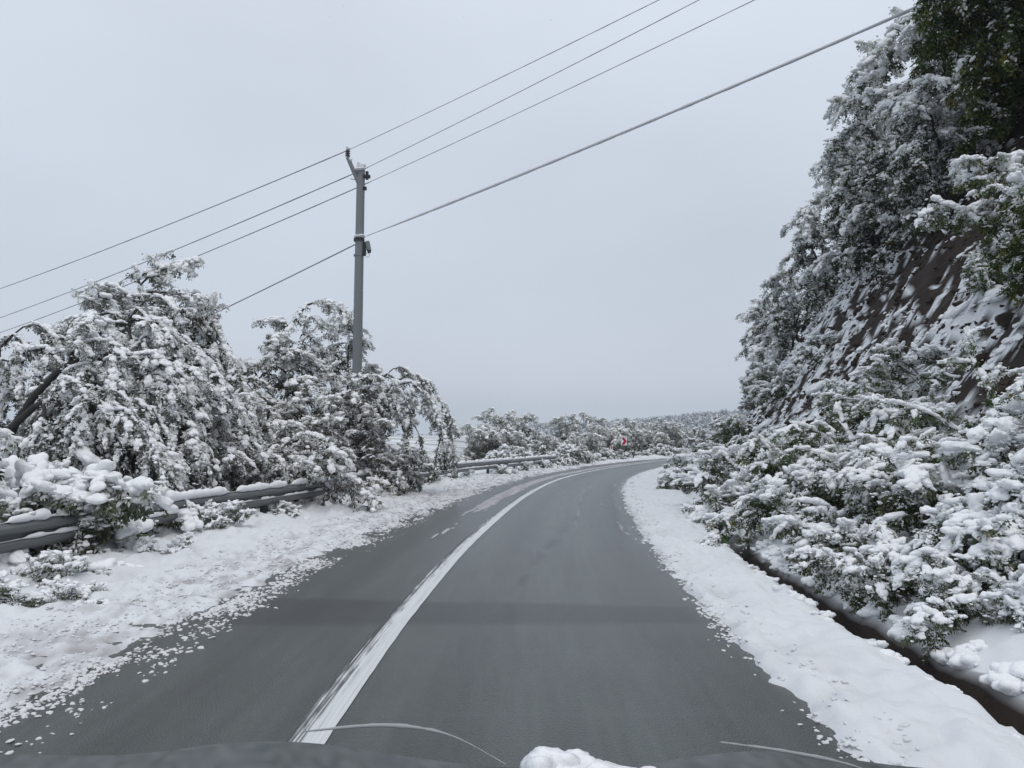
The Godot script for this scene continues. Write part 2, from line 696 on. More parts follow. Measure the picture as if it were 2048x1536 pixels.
# loose snow lying on the bare soil of the cut slope, in short ledges that follow the slope
func build_slope_snow() -> void:
	var r2 := RandomNumberGenerator.new()
	r2.seed = 61
	var xf: Array[Transform3D] = []
	for k in 80000:
		if xf.size() > 9000:
			break
		var s := r2.randf_range(3.0, 52.0)
		var t := r2.randf_range(7.0, 16.0)
		var p := plan(s, t)
		var thick := 0.75 - (t - 7.5) * 0.13 + 0.7 * smoothstep(20.0, 40.0, s) + 0.9 * fine.get_noise_2d(p.x * 0.5, p.y * 0.5)
		var hold := fine.get_noise_2d(s * 0.55 + 3.0, t * 1.5 - s * 0.25) + 0.6 * tiny.get_noise_2d(s * 0.5, t * 1.1 - s * 0.12) + 0.7 * big.get_noise_2d(s * 0.8, t * 1.3)
		if r2.randf() > thick or hold < 0.05 + (t - 9.0) * 0.06:
			continue
		var y := height(s, t) + micro(p, s, t)
		var size := 0.028 * exp(r2.randfn() * 0.5) * (1.0 if r2.randf() < 0.9 else 2.0)
		var side := plan(s + 0.3, t) - p
		var along := Vector3(side.x, 0, -side.y).normalized()
		var down := plan(s, t - 0.3) - p
		var dn := Vector3(down.x, -0.28, -down.y).normalized()
		along = (along * r2.randf_range(0.5, 1.2) + dn * r2.randf_range(-0.5, 0.9)).normalized()
		var up := Vector3(dn.x * 0.6, 1.0, dn.z * 0.6).normalized()
		var z := along.cross(up).normalized()
		up = z.cross(along)
		xf.append(Transform3D(Basis(along * size * r2.randf_range(1.0, 2.0), up * size * 0.75, z * size * 0.9), Vector3(p.x, y + size * 0.2, -p.y)))
	# stones, clods and bare roots sticking out of the soil
	var bits: Array[Transform3D] = []
	var roots := Tubes.new()
	while bits.size() < 7000:
		var s := r2.randf_range(3.0, 48.0)
		var t := r2.randf_range(7.4, 16.0)
		var p := plan(s, t)
		if big.get_noise_2d(p.x * 2.0, p.y * 2.0) + 0.3 * r2.randfn() < 0.0:
			continue
		var y := height(s, t) + micro(p, s, t)
		var size := 0.03 * exp(r2.randfn() * 0.6)
		bits.append(Transform3D(Basis.from_euler(Vector3(r2.randf() * TAU, r2.randf() * TAU, 0)).scaled(Vector3(size * 1.5, size, size)), Vector3(p.x, y, -p.y)))
		if bits.size() % 14 == 0:
			var q := Vector3(p.x, y - 0.02, -p.y)
			var pts := PackedVector3Array([q])
			var dir := Vector3(-0.6 + r2.randfn() * 0.5, -0.2 + r2.randfn() * 0.5, r2.randfn() * 0.7).normalized()
			for j in 5:
				dir = (dir + Vector3(r2.randfn() * 0.25, -0.15, r2.randfn() * 0.25)).normalized()
				pts.append(pts[j] + dir * r2.randf_range(0.06, 0.16))
			roots.add(pts, taper(6, 0.010, 0.003), 4, false)
	var debris := copies("slope_debris", coarse_lump, M.soil, bits, self)
	debris.set_meta("kind", "stuff")
	tag(debris, "dark clods and stones lying loose on the bare cut slope", "stones")
	var tangle := part("root_tangle", array_mesh(roots.v, roots.i, roots.n), M.twig, self)
	tangle.set_meta("kind", "stuff")
	tag(tangle, "thin bare roots poking out of the brown cut slope", "roots")
	for k in 1100:   # lumps sagging over both lips of the ditch
		var s := r2.randf_range(1.5, 17.0)
		var bank := r2.randf() < 0.65
		var e := shoulder(s)
		var t := e + (r2.randf_range(0.36, 0.58) if bank else r2.randf_range(-0.12, 0.06))
		if fine.get_noise_2d(s * 0.9, 3.0 if bank else 60.0) < -0.05:
			continue
		var p := plan(s, t)
		var size := r2.randf_range(0.025, 0.085) if bank else r2.randf_range(0.02, 0.055)
		var y := height(s, t) + micro(p, s, t) - size * 0.25 + (0.03 if bank else 0.0)
		xf.append(Transform3D(Basis(Vector3.UP, r2.randf() * TAU).scaled(Vector3(size * 1.3, size * 1.1, size * 1.2)), Vector3(p.x, y, -p.y)))
	var o := copies("slope_snow", lump_meshes[1], M.snow, xf, self)
	o.set_meta("kind", "stuff")
	tag(o, "broken patches of snow on the bare brown cut slope and the lips of the ditch", "snow")


# slush thrown up by wheels: small clods, thick on the verge and thinning out onto the asphalt
func build_clods() -> void:
	var r2 := RandomNumberGenerator.new()
	r2.seed = 404
	var xf: Array[Transform3D] = []
	while xf.size() < 20000:
		var left := r2.randf() < 0.9
		var s := 1.5 + 46.0 * pow(r2.randf(), 1.7)
		var off := absf(r2.randfn()) * 0.15
		var t := 0.0
		if left:
			t = -1.95 + off * 1.3 if r2.randf() < 0.45 else -1.9 - r2.randf() * 1.5
		else:
			t = 3.05 - off * 0.55 if r2.randf() < 0.7 else 3.0 + r2.randf() * 0.4
		var p := plan(s, t)
		if fine.get_noise_2d(p.x * 0.9, p.y * 0.35) + 0.25 * r2.randfn() < 0.05:
			continue
		var size := 0.0085 * minf(1.8, exp(r2.randfn() * 0.4)) * (1.0 + 0.02 * s)
		var y := maxf(0.0, micro(p, s, t))
		xf.append(Transform3D(Basis.from_euler(Vector3(r2.randfn() * 0.2, r2.randf() * TAU, r2.randfn() * 0.2)).scaled_local(Vector3(size * r2.randf_range(1.0, 1.7), size * r2.randf_range(0.9, 1.3), size * r2.randf_range(0.9, 1.8))), Vector3(p.x, y, -p.y)))
	var o := copies("slush_clods", coarse_lump, M.slush, xf, self)
	o.set_meta("kind", "stuff")
	tag(o, "grey clods of slush scattered where the snow verges meet the asphalt", "slush")


func copies(called: String, mesh: Mesh, material: Material, xf: Array[Transform3D], parent: Node, colors := PackedColorArray()) -> MultiMeshInstance3D:
	var mm := MultiMesh.new()
	mm.transform_format = MultiMesh.TRANSFORM_3D
	mm.use_colors = colors.size() > 0
	mm.mesh = mesh
	mm.instance_count = xf.size()
	for k in xf.size():
		mm.set_instance_transform(k, xf[k])
		if colors.size():
			mm.set_instance_color(k, colors[k])
	var o := MultiMeshInstance3D.new()
	o.name = called
	o.multimesh = mm
	o.material_override = material
	parent.add_child(o, true)
	return o


# ============================================================================
# snow lumps and leaves
# ============================================================================
func lump(level: int, seed_: int) -> ArrayMesh:
	var r2 := RandomNumberGenerator.new()
	r2.seed = seed_
	var balls: Array = [[Vector3.ZERO, 0.72]]
	for k in 9:
		var c := Vector3(r2.randfn() * 0.55, r2.randf_range(-0.25, 0.5), r2.randfn() * 0.55)
		balls.append([c.limit_length(0.8), r2.randf_range(0.28, 0.5)])
	var v := PackedVector3Array()
	var idx := PackedInt32Array()
	icosphere(level, v, idx)
	var n := FastNoiseLite.new()
	n.seed = seed_
	n.frequency = 1.6
	n.fractal_octaves = 3
	for k in v.size():
		var d := v[k]
		var sum := 0.0
		for b: Array in balls:
			var c: Vector3 = b[0]
			var along := c.dot(d)
			var disc: float = b[1] * b[1] - c.length_squared() + along * along
			if disc > 0.0:
				var r := along + sqrt(disc)
				if r > 0.0:
					sum += exp(r * 11.0)
		var rad := log(sum) / 11.0 + 0.10 * n.get_noise_3dv(d * 2.6)
		var p := d * rad
		if p.y < 0.0:
			p.y *= 0.6
		v[k] = p
	return array_mesh(v, idx)


func icosphere(level: int, v: PackedVector3Array, idx: PackedInt32Array) -> void:
	var g := (1.0 + sqrt(5.0)) / 2.0
	for p: Vector3 in [Vector3(-1, g, 0), Vector3(1, g, 0), Vector3(-1, -g, 0), Vector3(1, -g, 0), Vector3(0, -1, g), Vector3(0, 1, g), Vector3(0, -1, -g), Vector3(0, 1, -g), Vector3(g, 0, -1), Vector3(g, 0, 1), Vector3(-g, 0, -1), Vector3(-g, 0, 1)]:
		v.append(p.normalized())
	var tri := PackedInt32Array([0, 11, 5, 0, 5, 1, 0, 1, 7, 0, 7, 10, 0, 10, 11, 1, 5, 9, 5, 11, 4, 11, 10, 2, 10, 7, 6, 7, 1, 8, 3, 9, 4, 3, 4, 2, 3, 2, 6, 3, 6, 8, 3, 8, 9, 4, 9, 5, 2, 4, 11, 6, 2, 10, 8, 6, 7, 9, 8, 1])
	for l in level:
		var next := PackedInt32Array()
		var mids := {}
		for k in range(0, tri.size(), 3):
			var m := []
			for e in 3:
				var a := tri[k + e]
				var b := tri[k + (e + 1) % 3]
				var key := Vector2i(mini(a, b), maxi(a, b))
				if not mids.has(key):
					mids[key] = v.size()
					v.append(((v[a] + v[b]) / 2.0).normalized())
				m.append(mids[key])
			next.append_array(PackedInt32Array([tri[k], m[0], m[2], tri[k + 1], m[1], m[0], tri[k + 2], m[2], m[1], m[0], m[1], m[2]]))
		tri = next
	for k in range(0, tri.size(), 3):   # clockwise seen from outside
		idx.append_array(PackedInt32Array([tri[k], tri[k + 2], tri[k + 1]]))


func leaf_cluster(seed_: int) -> ArrayMesh:
	var r2 := RandomNumberGenerator.new()
	r2.seed = seed_
	var v := PackedVector3Array(); var idx := PackedInt32Array(); var c := PackedColorArray()
	for k in 20:
		var a := r2.randf() * TAU
		var out := Vector3(cos(a), 0, sin(a))
		var root := out * r2.randf_range(0.05, 0.7) + Vector3(0, r2.randf_range(-0.7, 0.35), 0)
		var fall := r2.randf_range(-1.3, 0.1)
		var dir := (out * 0.8 + Vector3(0, fall, 0)).normalized()
		var side := dir.cross(Vector3(r2.randfn() * 0.5, 1, r2.randfn() * 0.5)).normalized()
		var nn := side.cross(dir)
		var l := r2.randf_range(0.38, 0.62)
		var w := l * r2.randf_range(0.24, 0.34)
		var bend := -0.18 * l
		var i := v.size()
		v.append_array(PackedVector3Array([root, root + dir * l * 0.35 - side * w + nn * 0.05, root + dir * l * 0.35 + side * w + nn * 0.05, root + dir * l * 0.7 - side * w * 0.75 + nn * bend * 0.4, root + dir * l * 0.7 + side * w * 0.75 + nn * bend * 0.4, root + dir * l + nn * bend]))
		idx.append_array(PackedInt32Array([i, i + 1, i + 2, i + 1, i + 3, i + 2, i + 2, i + 3, i + 4, i + 3, i + 5, i + 4]))
		var tone := r2.randf_range(0.75, 1.25)
		for q in 6:
			c.append(Color(tone, tone, tone * r2.randf_range(0.85, 1.1)))
	return array_mesh(v, idx, PackedVector3Array(), c)


# ============================================================================
# plants
# ============================================================================
class Growth:
	var tubes := Tubes.new()
	var pos := PackedVector3Array()
	var tan := PackedVector3Array()
	var rad := PackedFloat32Array()


func shoot(from: Vector3, dir: Vector3, length: float, n: int, droop: float, wiggle: float) -> PackedVector3Array:
	var p := PackedVector3Array([from])
	var d := dir.normalized()
	var step := length / n
	for k in n:
		d = (d + Vector3(rng.randfn() * wiggle, -droop * step + rng.randfn() * wiggle * 0.6, rng.randfn() * wiggle)).normalized()
		if d.y < -0.97:
			d = Vector3(d.x, -0.97, d.z).normalized()
		p.append(p[k] + d * step)
	return p


func at_fraction(p: PackedVector3Array, f: float) -> Array:
	var g := clampf(f, 0.0, 0.999) * (p.size() - 1)
	var k := int(g)
	return [p[k].lerp(p[k + 1], g - k), (p[k + 1] - p[k]).normalized()]


func taper(n: int, a: float, b: float) -> PackedFloat32Array:
	var r := PackedFloat32Array()
	for k in n:
		r.append(lerpf(a, b, k / maxf(1.0, n - 1.0)))
	return r


# o: from, branches, branch_len, branch_droop, spread, twigs, twig_len, twig_droop, node_step, lean
func branch_out(g: Growth, stem: PackedVector3Array, radius: float, o: Dictionary) -> void:
	g.tubes.add(stem, taper(stem.size(), radius, radius * 0.3), 6)
	nodes(g, stem, o.node_step * 0.9, maxf(0.45, o.get("from", 0.25)))
	var nb: int = o.branches
	for b in nb:
		var f: float = lerpf(o.get("from", 0.25), 1.0, (b + rng.randf()) / nb)
		var at := at_fraction(stem, f)
		var t: Vector3 = at[1]
		var a := rng.randf() * TAU
		var side := t.cross(Vector3(cos(a), 0.3, sin(a))).normalized()
		var dir: Vector3 = t * o.get("forward", 0.5) + side * o.get("spread", 0.9) + o.get("lean", Vector3.ZERO)
		var bl: float = o.branch_len * rng.randf_range(0.6, 1.25) * (1.0 - o.get("shorten", 0.35) * f)
		var br := shoot(at[0], dir, bl, 6, o.branch_droop, o.get("wiggle", 0.12))
		g.tubes.add(br, taper(br.size(), radius * 0.34, radius * 0.12), 4, false)
		nodes(g, br, o.node_step * 0.75, 0.25)
		var nt: int = o.twigs
		for q in nt:
			var w := at_fraction(br, lerpf(0.15, 1.0, (q + rng.randf()) / nt))
			var a2 := rng.randf() * TAU
			var tdir: Vector3 = w[1] * 0.7 + Vector3(cos(a2), rng.randf_range(-0.2, 0.4), sin(a2)) * 0.8
			var tl: float = o.twig_len * rng.randf_range(0.5, 1.3)
			var tw := shoot(w[0], tdir, tl, 4, o.twig_droop, 0.16)
			g.tubes.add(tw, taper(tw.size(), radius * 0.11, radius * 0.05), 3, false)
			nodes(g, tw, o.node_step, 0.15)


func nodes(g: Growth, p: PackedVector3Array, step: float, from: float) -> void:
	var length := 0.0
	for k in p.size() - 1:
		length += p[k].distance_to(p[k + 1])
	var n := maxi(1, roundi(length * (1.0 - from) / step))
	for k in n:
		var at := at_fraction(p, from + (1.0 - from) * (k + rng.randf_range(0.3, 1.0)) / n)
		g.pos.append(at[0])
		g.tan.append(at[1])


# o: snow (chance), snow_r, dabs, leaf (chance), leaf_r, cell, depth, green
func clothe(g: Growth, root: Node3D, o: Dictionary) -> void:
	var cell: float = o.get("cell", 0.22)
	var tops := {}
	for p in g.pos:
		var key := Vector2i(floori(p.x / cell), floori(p.z / cell))
		tops[key] = maxf(tops.get(key, -1e9), p.y)
	var snow: Array[Transform3D] = []
	var leaf: Array[Transform3D] = []
	var tint := PackedColorArray()
	var green: Color = o.get("green", Color(0.045, 0.06, 0.035))
	var lr: float = o.leaf_r
	for k in g.pos.size():
		var p := g.pos[k]
		var key := Vector2i(floori(p.x / cell), floori(p.z / cell))
		var open := clampf(1.0 - (tops[key] - p.y) / o.get("depth", 0.6), 0.0, 1.0)
		var t := g.tan[k]
		if rng.randf() < o.snow * (o.get("sheltered", 0.3) + (1.0 - o.get("sheltered", 0.3)) * open):
			var r: float = o.snow_r * minf(1.55, exp(rng.randfn() * 0.36)) * (0.5 + 0.5 * open)
			var flat := Vector3(t.x, t.y * 0.75, t.z)
			var x := flat.normalized()
			var z := x.cross(Vector3(rng.randfn() * 0.2, 1, rng.randfn() * 0.2)).normalized()
			var y := z.cross(x)
			if rng.randf() < 0.5:
				x = -x; z = -z
			snow.append(Transform3D(Basis(x * r * rng.randf_range(1.1, 1.7), y * r * rng.randf_range(0.75, 1.05), z * r * rng.randf_range(0.8, 1.1)), p + Vector3(0, r * 0.35, 0)))
		var nd: float = o.get("dabs", 0.8) * (0.45 + 0.55 * open)
		while rng.randf() < nd:
			nd -= 1.0
			var r: float = o.snow_r * rng.randf_range(0.22, 0.5)
			var off := Vector3(rng.randfn(), rng.randfn() * 0.7, rng.randfn()) * lr * 0.75
			snow.append(Transform3D(Basis(Vector3.UP, rng.randf() * TAU).scaled(Vector3(r * 1.3, r * 0.8, r)), p + off))
		var nl: float = o.leaf
		while rng.randf() < nl:
			nl -= 1.0
			var r: float = lr * rng.randf_range(0.65, 1.3)
			var crusted: bool = rng.randf() < o.get("crust", 0.5) * (0.3 + 0.7 * open)
			leaf.append(Transform3D(Basis.from_euler(Vector3(rng.randfn() * 0.3, rng.randf() * TAU, rng.randfn() * 0.3)).scaled(Vector3(r, r, r)), p + Vector3(rng.randfn() * lr * 0.4, (0.12 if crusted else -0.3) * r, rng.randfn() * lr * 0.4)))
			var tone := rng.randf_range(0.6, 1.4)
			var cc := Color(green.r * tone * rng.randf_range(0.85, 1.3), green.g * tone, green.b * tone)
			if rng.randf() < o.get("yellow", 0.0):
				cc = Color(0.15, 0.125, 0.02)
			if crusted:
				var w := rng.randf_range(0.6, 0.82)
				cc = Color(w, w * 1.015, w * 1.04)
			else:
				cc = cc.lerp(Color(0.5, 0.52, 0.54), float(o.get("frost", 0.25)) * open * rng.randf())
			tint.append(cc)
	part("branches", array_mesh(g.tubes.v, g.tubes.i, g.tubes.n), o.get("bark", M.twig), root)
	if leaf.size():
		copies("foliage", leaf_meshes[rng.randi() % 3], M.leaf, leaf, root, tint).set_meta("kind", "stuff")
	if snow.size():
		copies("snow_cover", coarse_lump if o.get("coarse", false) else lump_meshes[rng.randi() % 5], M.snow, snow, root).set_meta("kind", "stuff")


func plant_with(stems: Array, radius: float, branch: Dictionary, cloth: Dictionary) -> Node3D:
	var g := Growth.new()
	for st: PackedVector3Array in stems:
		branch_out(g, st, radius, branch)
	var root := Node3D.new()
	clothe(g, root, cloth)
	return root


func sow(kind: String) -> String:
	rng.seed = hash(kind) % 100000
	return kind


func fountain(count: int, length: float, droop: float, out_from: float, out_to: float, n := 8) -> Array:
	var a: Array = []
	for k in count:
		var ang := TAU * (k + rng.randf() * 0.7) / count
		var tilt := rng.randf_range(out_from, out_to)
		a.append(shoot(Vector3(cos(ang), 0, sin(ang)) * 0.12, Vector3(cos(ang) * sin(tilt), cos(tilt), sin(ang) * sin(tilt)), length * rng.randf_range(0.75, 1.15), n, droop, 0.06))
	return a


func merged(a: Dictionary, b: Dictionary) -> Dictionary:
	var c := a.duplicate()
	c.merge(b, true)
	return c


# puts a plant (a copy when its kind already stands somewhere) on the ground at x, d
func plant(called: String, kind: String, x: float, d: float, size: float, turn: float, label: String, category := "shrub", group := "", lift := 0.0) -> Node3D:
	var proto: Node3D = kinds[kind]
	var o: Node3D = proto.duplicate() if proto.has_meta("stands") else proto
	proto.set_meta("stands", true)
	if o.has_meta("stands"):
		o.remove_meta("stands")
		proto.set_meta("stands", true)
	for key in ["group", "label"]:
		if o.has_meta(key):
			o.remove_meta(key)
	o.name = numbered(called)
	add_child(o, true)
	o.position = Vector3(x, ground_at(x, d) - 0.05 + lift, -d)
	o.rotation.y = turn
	o.scale = Vector3.ONE * size
	tag(o, label, category, group)
	return o


func build_plants() -> void:
	var bush := {"branches": 9, "branch_len": 1.0, "branch_droop": 1.3, "twigs": 6, "twig_len": 0.42, "twig_droop": 2.4, "node_step": 0.10, "from": 0.15, "forward": 0.6}
	var bush_cloth := {"snow": 0.85, "snow_r": 0.055, "dabs": 0.9, "leaf": 1.2, "leaf_r": 0.095, "depth": 0.6, "sheltered": 0.3, "green": Color(0.075, 0.085, 0.06)}
	# weeping bushes with arched stems
	for k in 4:
		sow("weeping_%d" % k)
		kinds["weeping_%d" % k] = plant_with(fountain(6, [2.6, 2.2, 2.9, 2.4][k], [0.75, 0.65, 0.85, 0.6][k], 0.15, 0.75), 0.028, bush, bush_cloth)
	# tall mounds of arched stems
	for k in 3:
		sow("mound_%d" % k)
		kinds["mound_%d" % k] = plant_with(fountain(9, [4.3, 3.9, 4.6][k], [0.42, 0.5, 0.38][k], 0.1, 0.75, 10), 0.04,
			merged(bush, {"branches": 13, "branch_len": 1.15, "twigs": 6, "twig_len": 0.45, "node_step": 0.115, "from": 0.12}),
			merged(bush_cloth, {"snow_r": 0.058, "dabs": 1.1, "leaf": 1.2, "sheltered": 0.5, "crust": 0.7, "green": Color(0.092, 0.082, 0.07)}))
	# one tall narrow brush under the biggest pillows
	sow("tall_brush")
	kinds["tall_brush"] = plant_with(fountain(9, 3.2, 0.28, 0.05, 0.5, 9), 0.035,
		merged(bush, {"branches": 10, "branch_len": 0.7, "twigs": 5, "twig_len": 0.32, "node_step": 0.10}),
		merged(bush_cloth, {"snow": 0.95, "snow_r": 0.082, "dabs": 1.2, "leaf": 1.2, "leaf_r": 0.11, "crust": 0.45, "green": Color(0.085, 0.12, 0.035), "depth": 0.6, "sheltered": 0.08, "yellow": 0.03}))
	# low shrubs under heavy snow
	for k in 4:
		sow("low_%d" % k)
		kinds["low_%d" % k] = plant_with(fountain(7, [1.2, 1.4, 1.0, 1.3][k], 0.9, 0.3, 1.1), 0.018,
			merged(bush, {"branches": 7, "branch_len": 0.6, "branch_droop": 1.3, "twigs": 6, "twig_len": 0.27, "node_step": 0.06}),
			merged(bush_cloth, {"snow": 1.0, "snow_r": 0.064, "dabs": 1.3, "leaf": 0.85, "leaf_r": 0.08, "crust": 0.55, "green": Color(0.075, 0.10, 0.05), "depth": 0.35, "sheltered": 0.08}))
	# roadside brush on the right, greener leaves, bigger pillows of snow
	for k in 4:
		sow("brush_%d" % k)
		kinds["brush_%d" % k] = plant_with(fountain(7, [1.9, 2.3, 1.7, 2.1][k], 0.7, 0.15, 0.9), 0.024,
			merged(bush, {"branches": 9, "branch_len": 0.85, "twigs": 6, "twig_len": 0.36, "node_step": 0.07}),
			merged(bush_cloth, {"snow": 1.0, "snow_r": 0.064, "dabs": 1.5, "leaf": 1.1, "leaf_r": 0.095, "crust": 0.55, "green": Color(0.085, 0.13, 0.042), "depth": 0.4, "sheltered": 0.1, "yellow": 0.035}))
	# loose leggy shrubs with long snow-lined boughs
	for k in 2:
		sow("leggy_%d" % k)
		kinds["leggy_%d" % k] = plant_with(fountain(7, [2.7, 2.2][k], [0.5, 0.62][k], 0.1, 0.8, 9), 0.022,
			merged(bush, {"branches": 6, "branch_len": 0.75, "branch_droop": 1.0, "twigs": 3, "twig_len": 0.28, "node_step": 0.075, "forward": 1.0, "spread": 0.6}),
			merged(bush_cloth, {"snow": 1.0, "snow_r": 0.056, "dabs": 0.9, "leaf": 1.0, "leaf_r": 0.10, "crust": 0.4, "green": Color(0.09, 0.13, 0.045), "depth": 0.5, "sheltered": 0.25, "yellow": 0.04}))
	# trees on top of the cut
	for k in 3:
		sow("bank_tree_%d" % k)
		var stems: Array = []
		for q in 3:
			stems.append(shoot(Vector3(q * 0.25 - 0.25, -0.2, rng.randfn() * 0.2), Vector3(rng.randfn() * 0.35, 1.5, rng.randfn() * 0.35), [5.2, 6.0, 4.6][k] * rng.randf_range(0.8, 1.0), 9, 0.06, 0.07))
		kinds["bank_tree_%d" % k] = plant_with(stems, 0.07,
			merged(bush, {"branches": 16, "branch_len": 2.1, "branch_droop": 0.75, "twigs": 7, "twig_len": 0.65, "twig_droop": 1.8, "node_step": 0.17, "from": 0.1, "shorten": 0.45, "spread": 1.1}),
			merged(bush_cloth, {"snow": 0.85, "snow_r": 0.098, "dabs": 1.8, "leaf": 1.5, "crust": 0.8, "leaf_r": 0.145, "cell": 0.3, "depth": 2.2, "sheltered": 0.7, "yellow": 0.012, "green": Color(0.06, 0.078, 0.045), "bark": M.bark}))
	# leafy trees hanging over the slope, little snow under their canopy
	for k in 2:
		sow("overhang_%d" % k)
		var stems: Array = []
		for q in 3:
			stems.append(shoot(Vector3(q * 0.3 - 0.3, -0.2, 0), Vector3(-0.45 + rng.randfn() * 0.2, 1.3, rng.randfn() * 0.3), 5.6 * rng.randf_range(0.8, 1.0), 9, 0.08, 0.08))
		kinds["overhang_%d" % k] = plant_with(stems, 0.08,
			merged(bush, {"branches": 17, "branch_len": 2.4, "branch_droop": 0.7, "twigs": 8, "twig_len": 0.6, "twig_droop": 1.6, "node_step": 0.16, "from": 0.05, "shorten": 0.3, "spread": 1.1}),
			merged(bush_cloth, {"snow": 0.75, "snow_r": 0.095, "dabs": 0.5, "leaf": 1.7, "crust": 0.22, "leaf_r": 0.165, "cell": 0.5, "depth": 0.9, "sheltered": 0.3, "frost": 0.1, "yellow": 0.03, "green": Color(0.07, 0.105, 0.035), "bark": M.bark}))
	# trees round the bend
	for k in 4:
		sow("bend_tree_%d" % k)
		var stems: Array = []
		for q in 3:
			stems.append(shoot(Vector3(rng.randfn() * 0.2, -0.1, rng.randfn() * 0.2), Vector3(rng.randfn() * 0.4, 1.3, rng.randfn() * 0.4), [3.6, 4.2, 3.0, 3.8][k] * rng.randf_range(0.7, 1.0), 7, 0.12, 0.08))
		kinds["bend_tree_%d" % k] = plant_with(stems, 0.05,
			merged(bush, {"branches": 11, "branch_len": 1.3, "branch_droop": 0.8, "twigs": 5, "twig_len": 0.5, "node_step": 0.2, "from": 0.08}),
			merged(bush_cloth, {"snow": 0.75, "snow_r": 0.07, "dabs": 0.8, "leaf": 1.5, "leaf_r": 0.15, "cell": 0.35, "depth": 1.0, "coarse": true, "sheltered": 0.6, "frost": 0.9, "crust": 0.72, "green": Color(0.15, 0.16, 0.135)}))
	# thin upright saplings
	sow("sapling")
	var shoots: Array = []
	for q in 5:
		shoots.append(shoot(Vector3.ZERO, Vector3(rng.randfn() * 0.22, 1, rng.randfn() * 0.22), 3.2 * rng.randf_range(0.7, 1.0), 7, 0.0, 0.05))
	kinds["sapling"] = plant_with(shoots, 0.03,
		merged(bush, {"branches": 7, "branch_len": 0.8, "branch_droop": -0.25, "twigs": 3, "twig_len": 0.3, "twig_droop": 0.0, "node_step": 0.16, "forward": 1.2, "spread": 0.5}),
		merged(bush_cloth, {"snow": 0.55, "snow_r": 0.05, "dabs": 0.15, "leaf": 0.25, "leaf_r": 0.10, "coarse": true}))
	plant_left()
	plant_right()
	plant_bend()


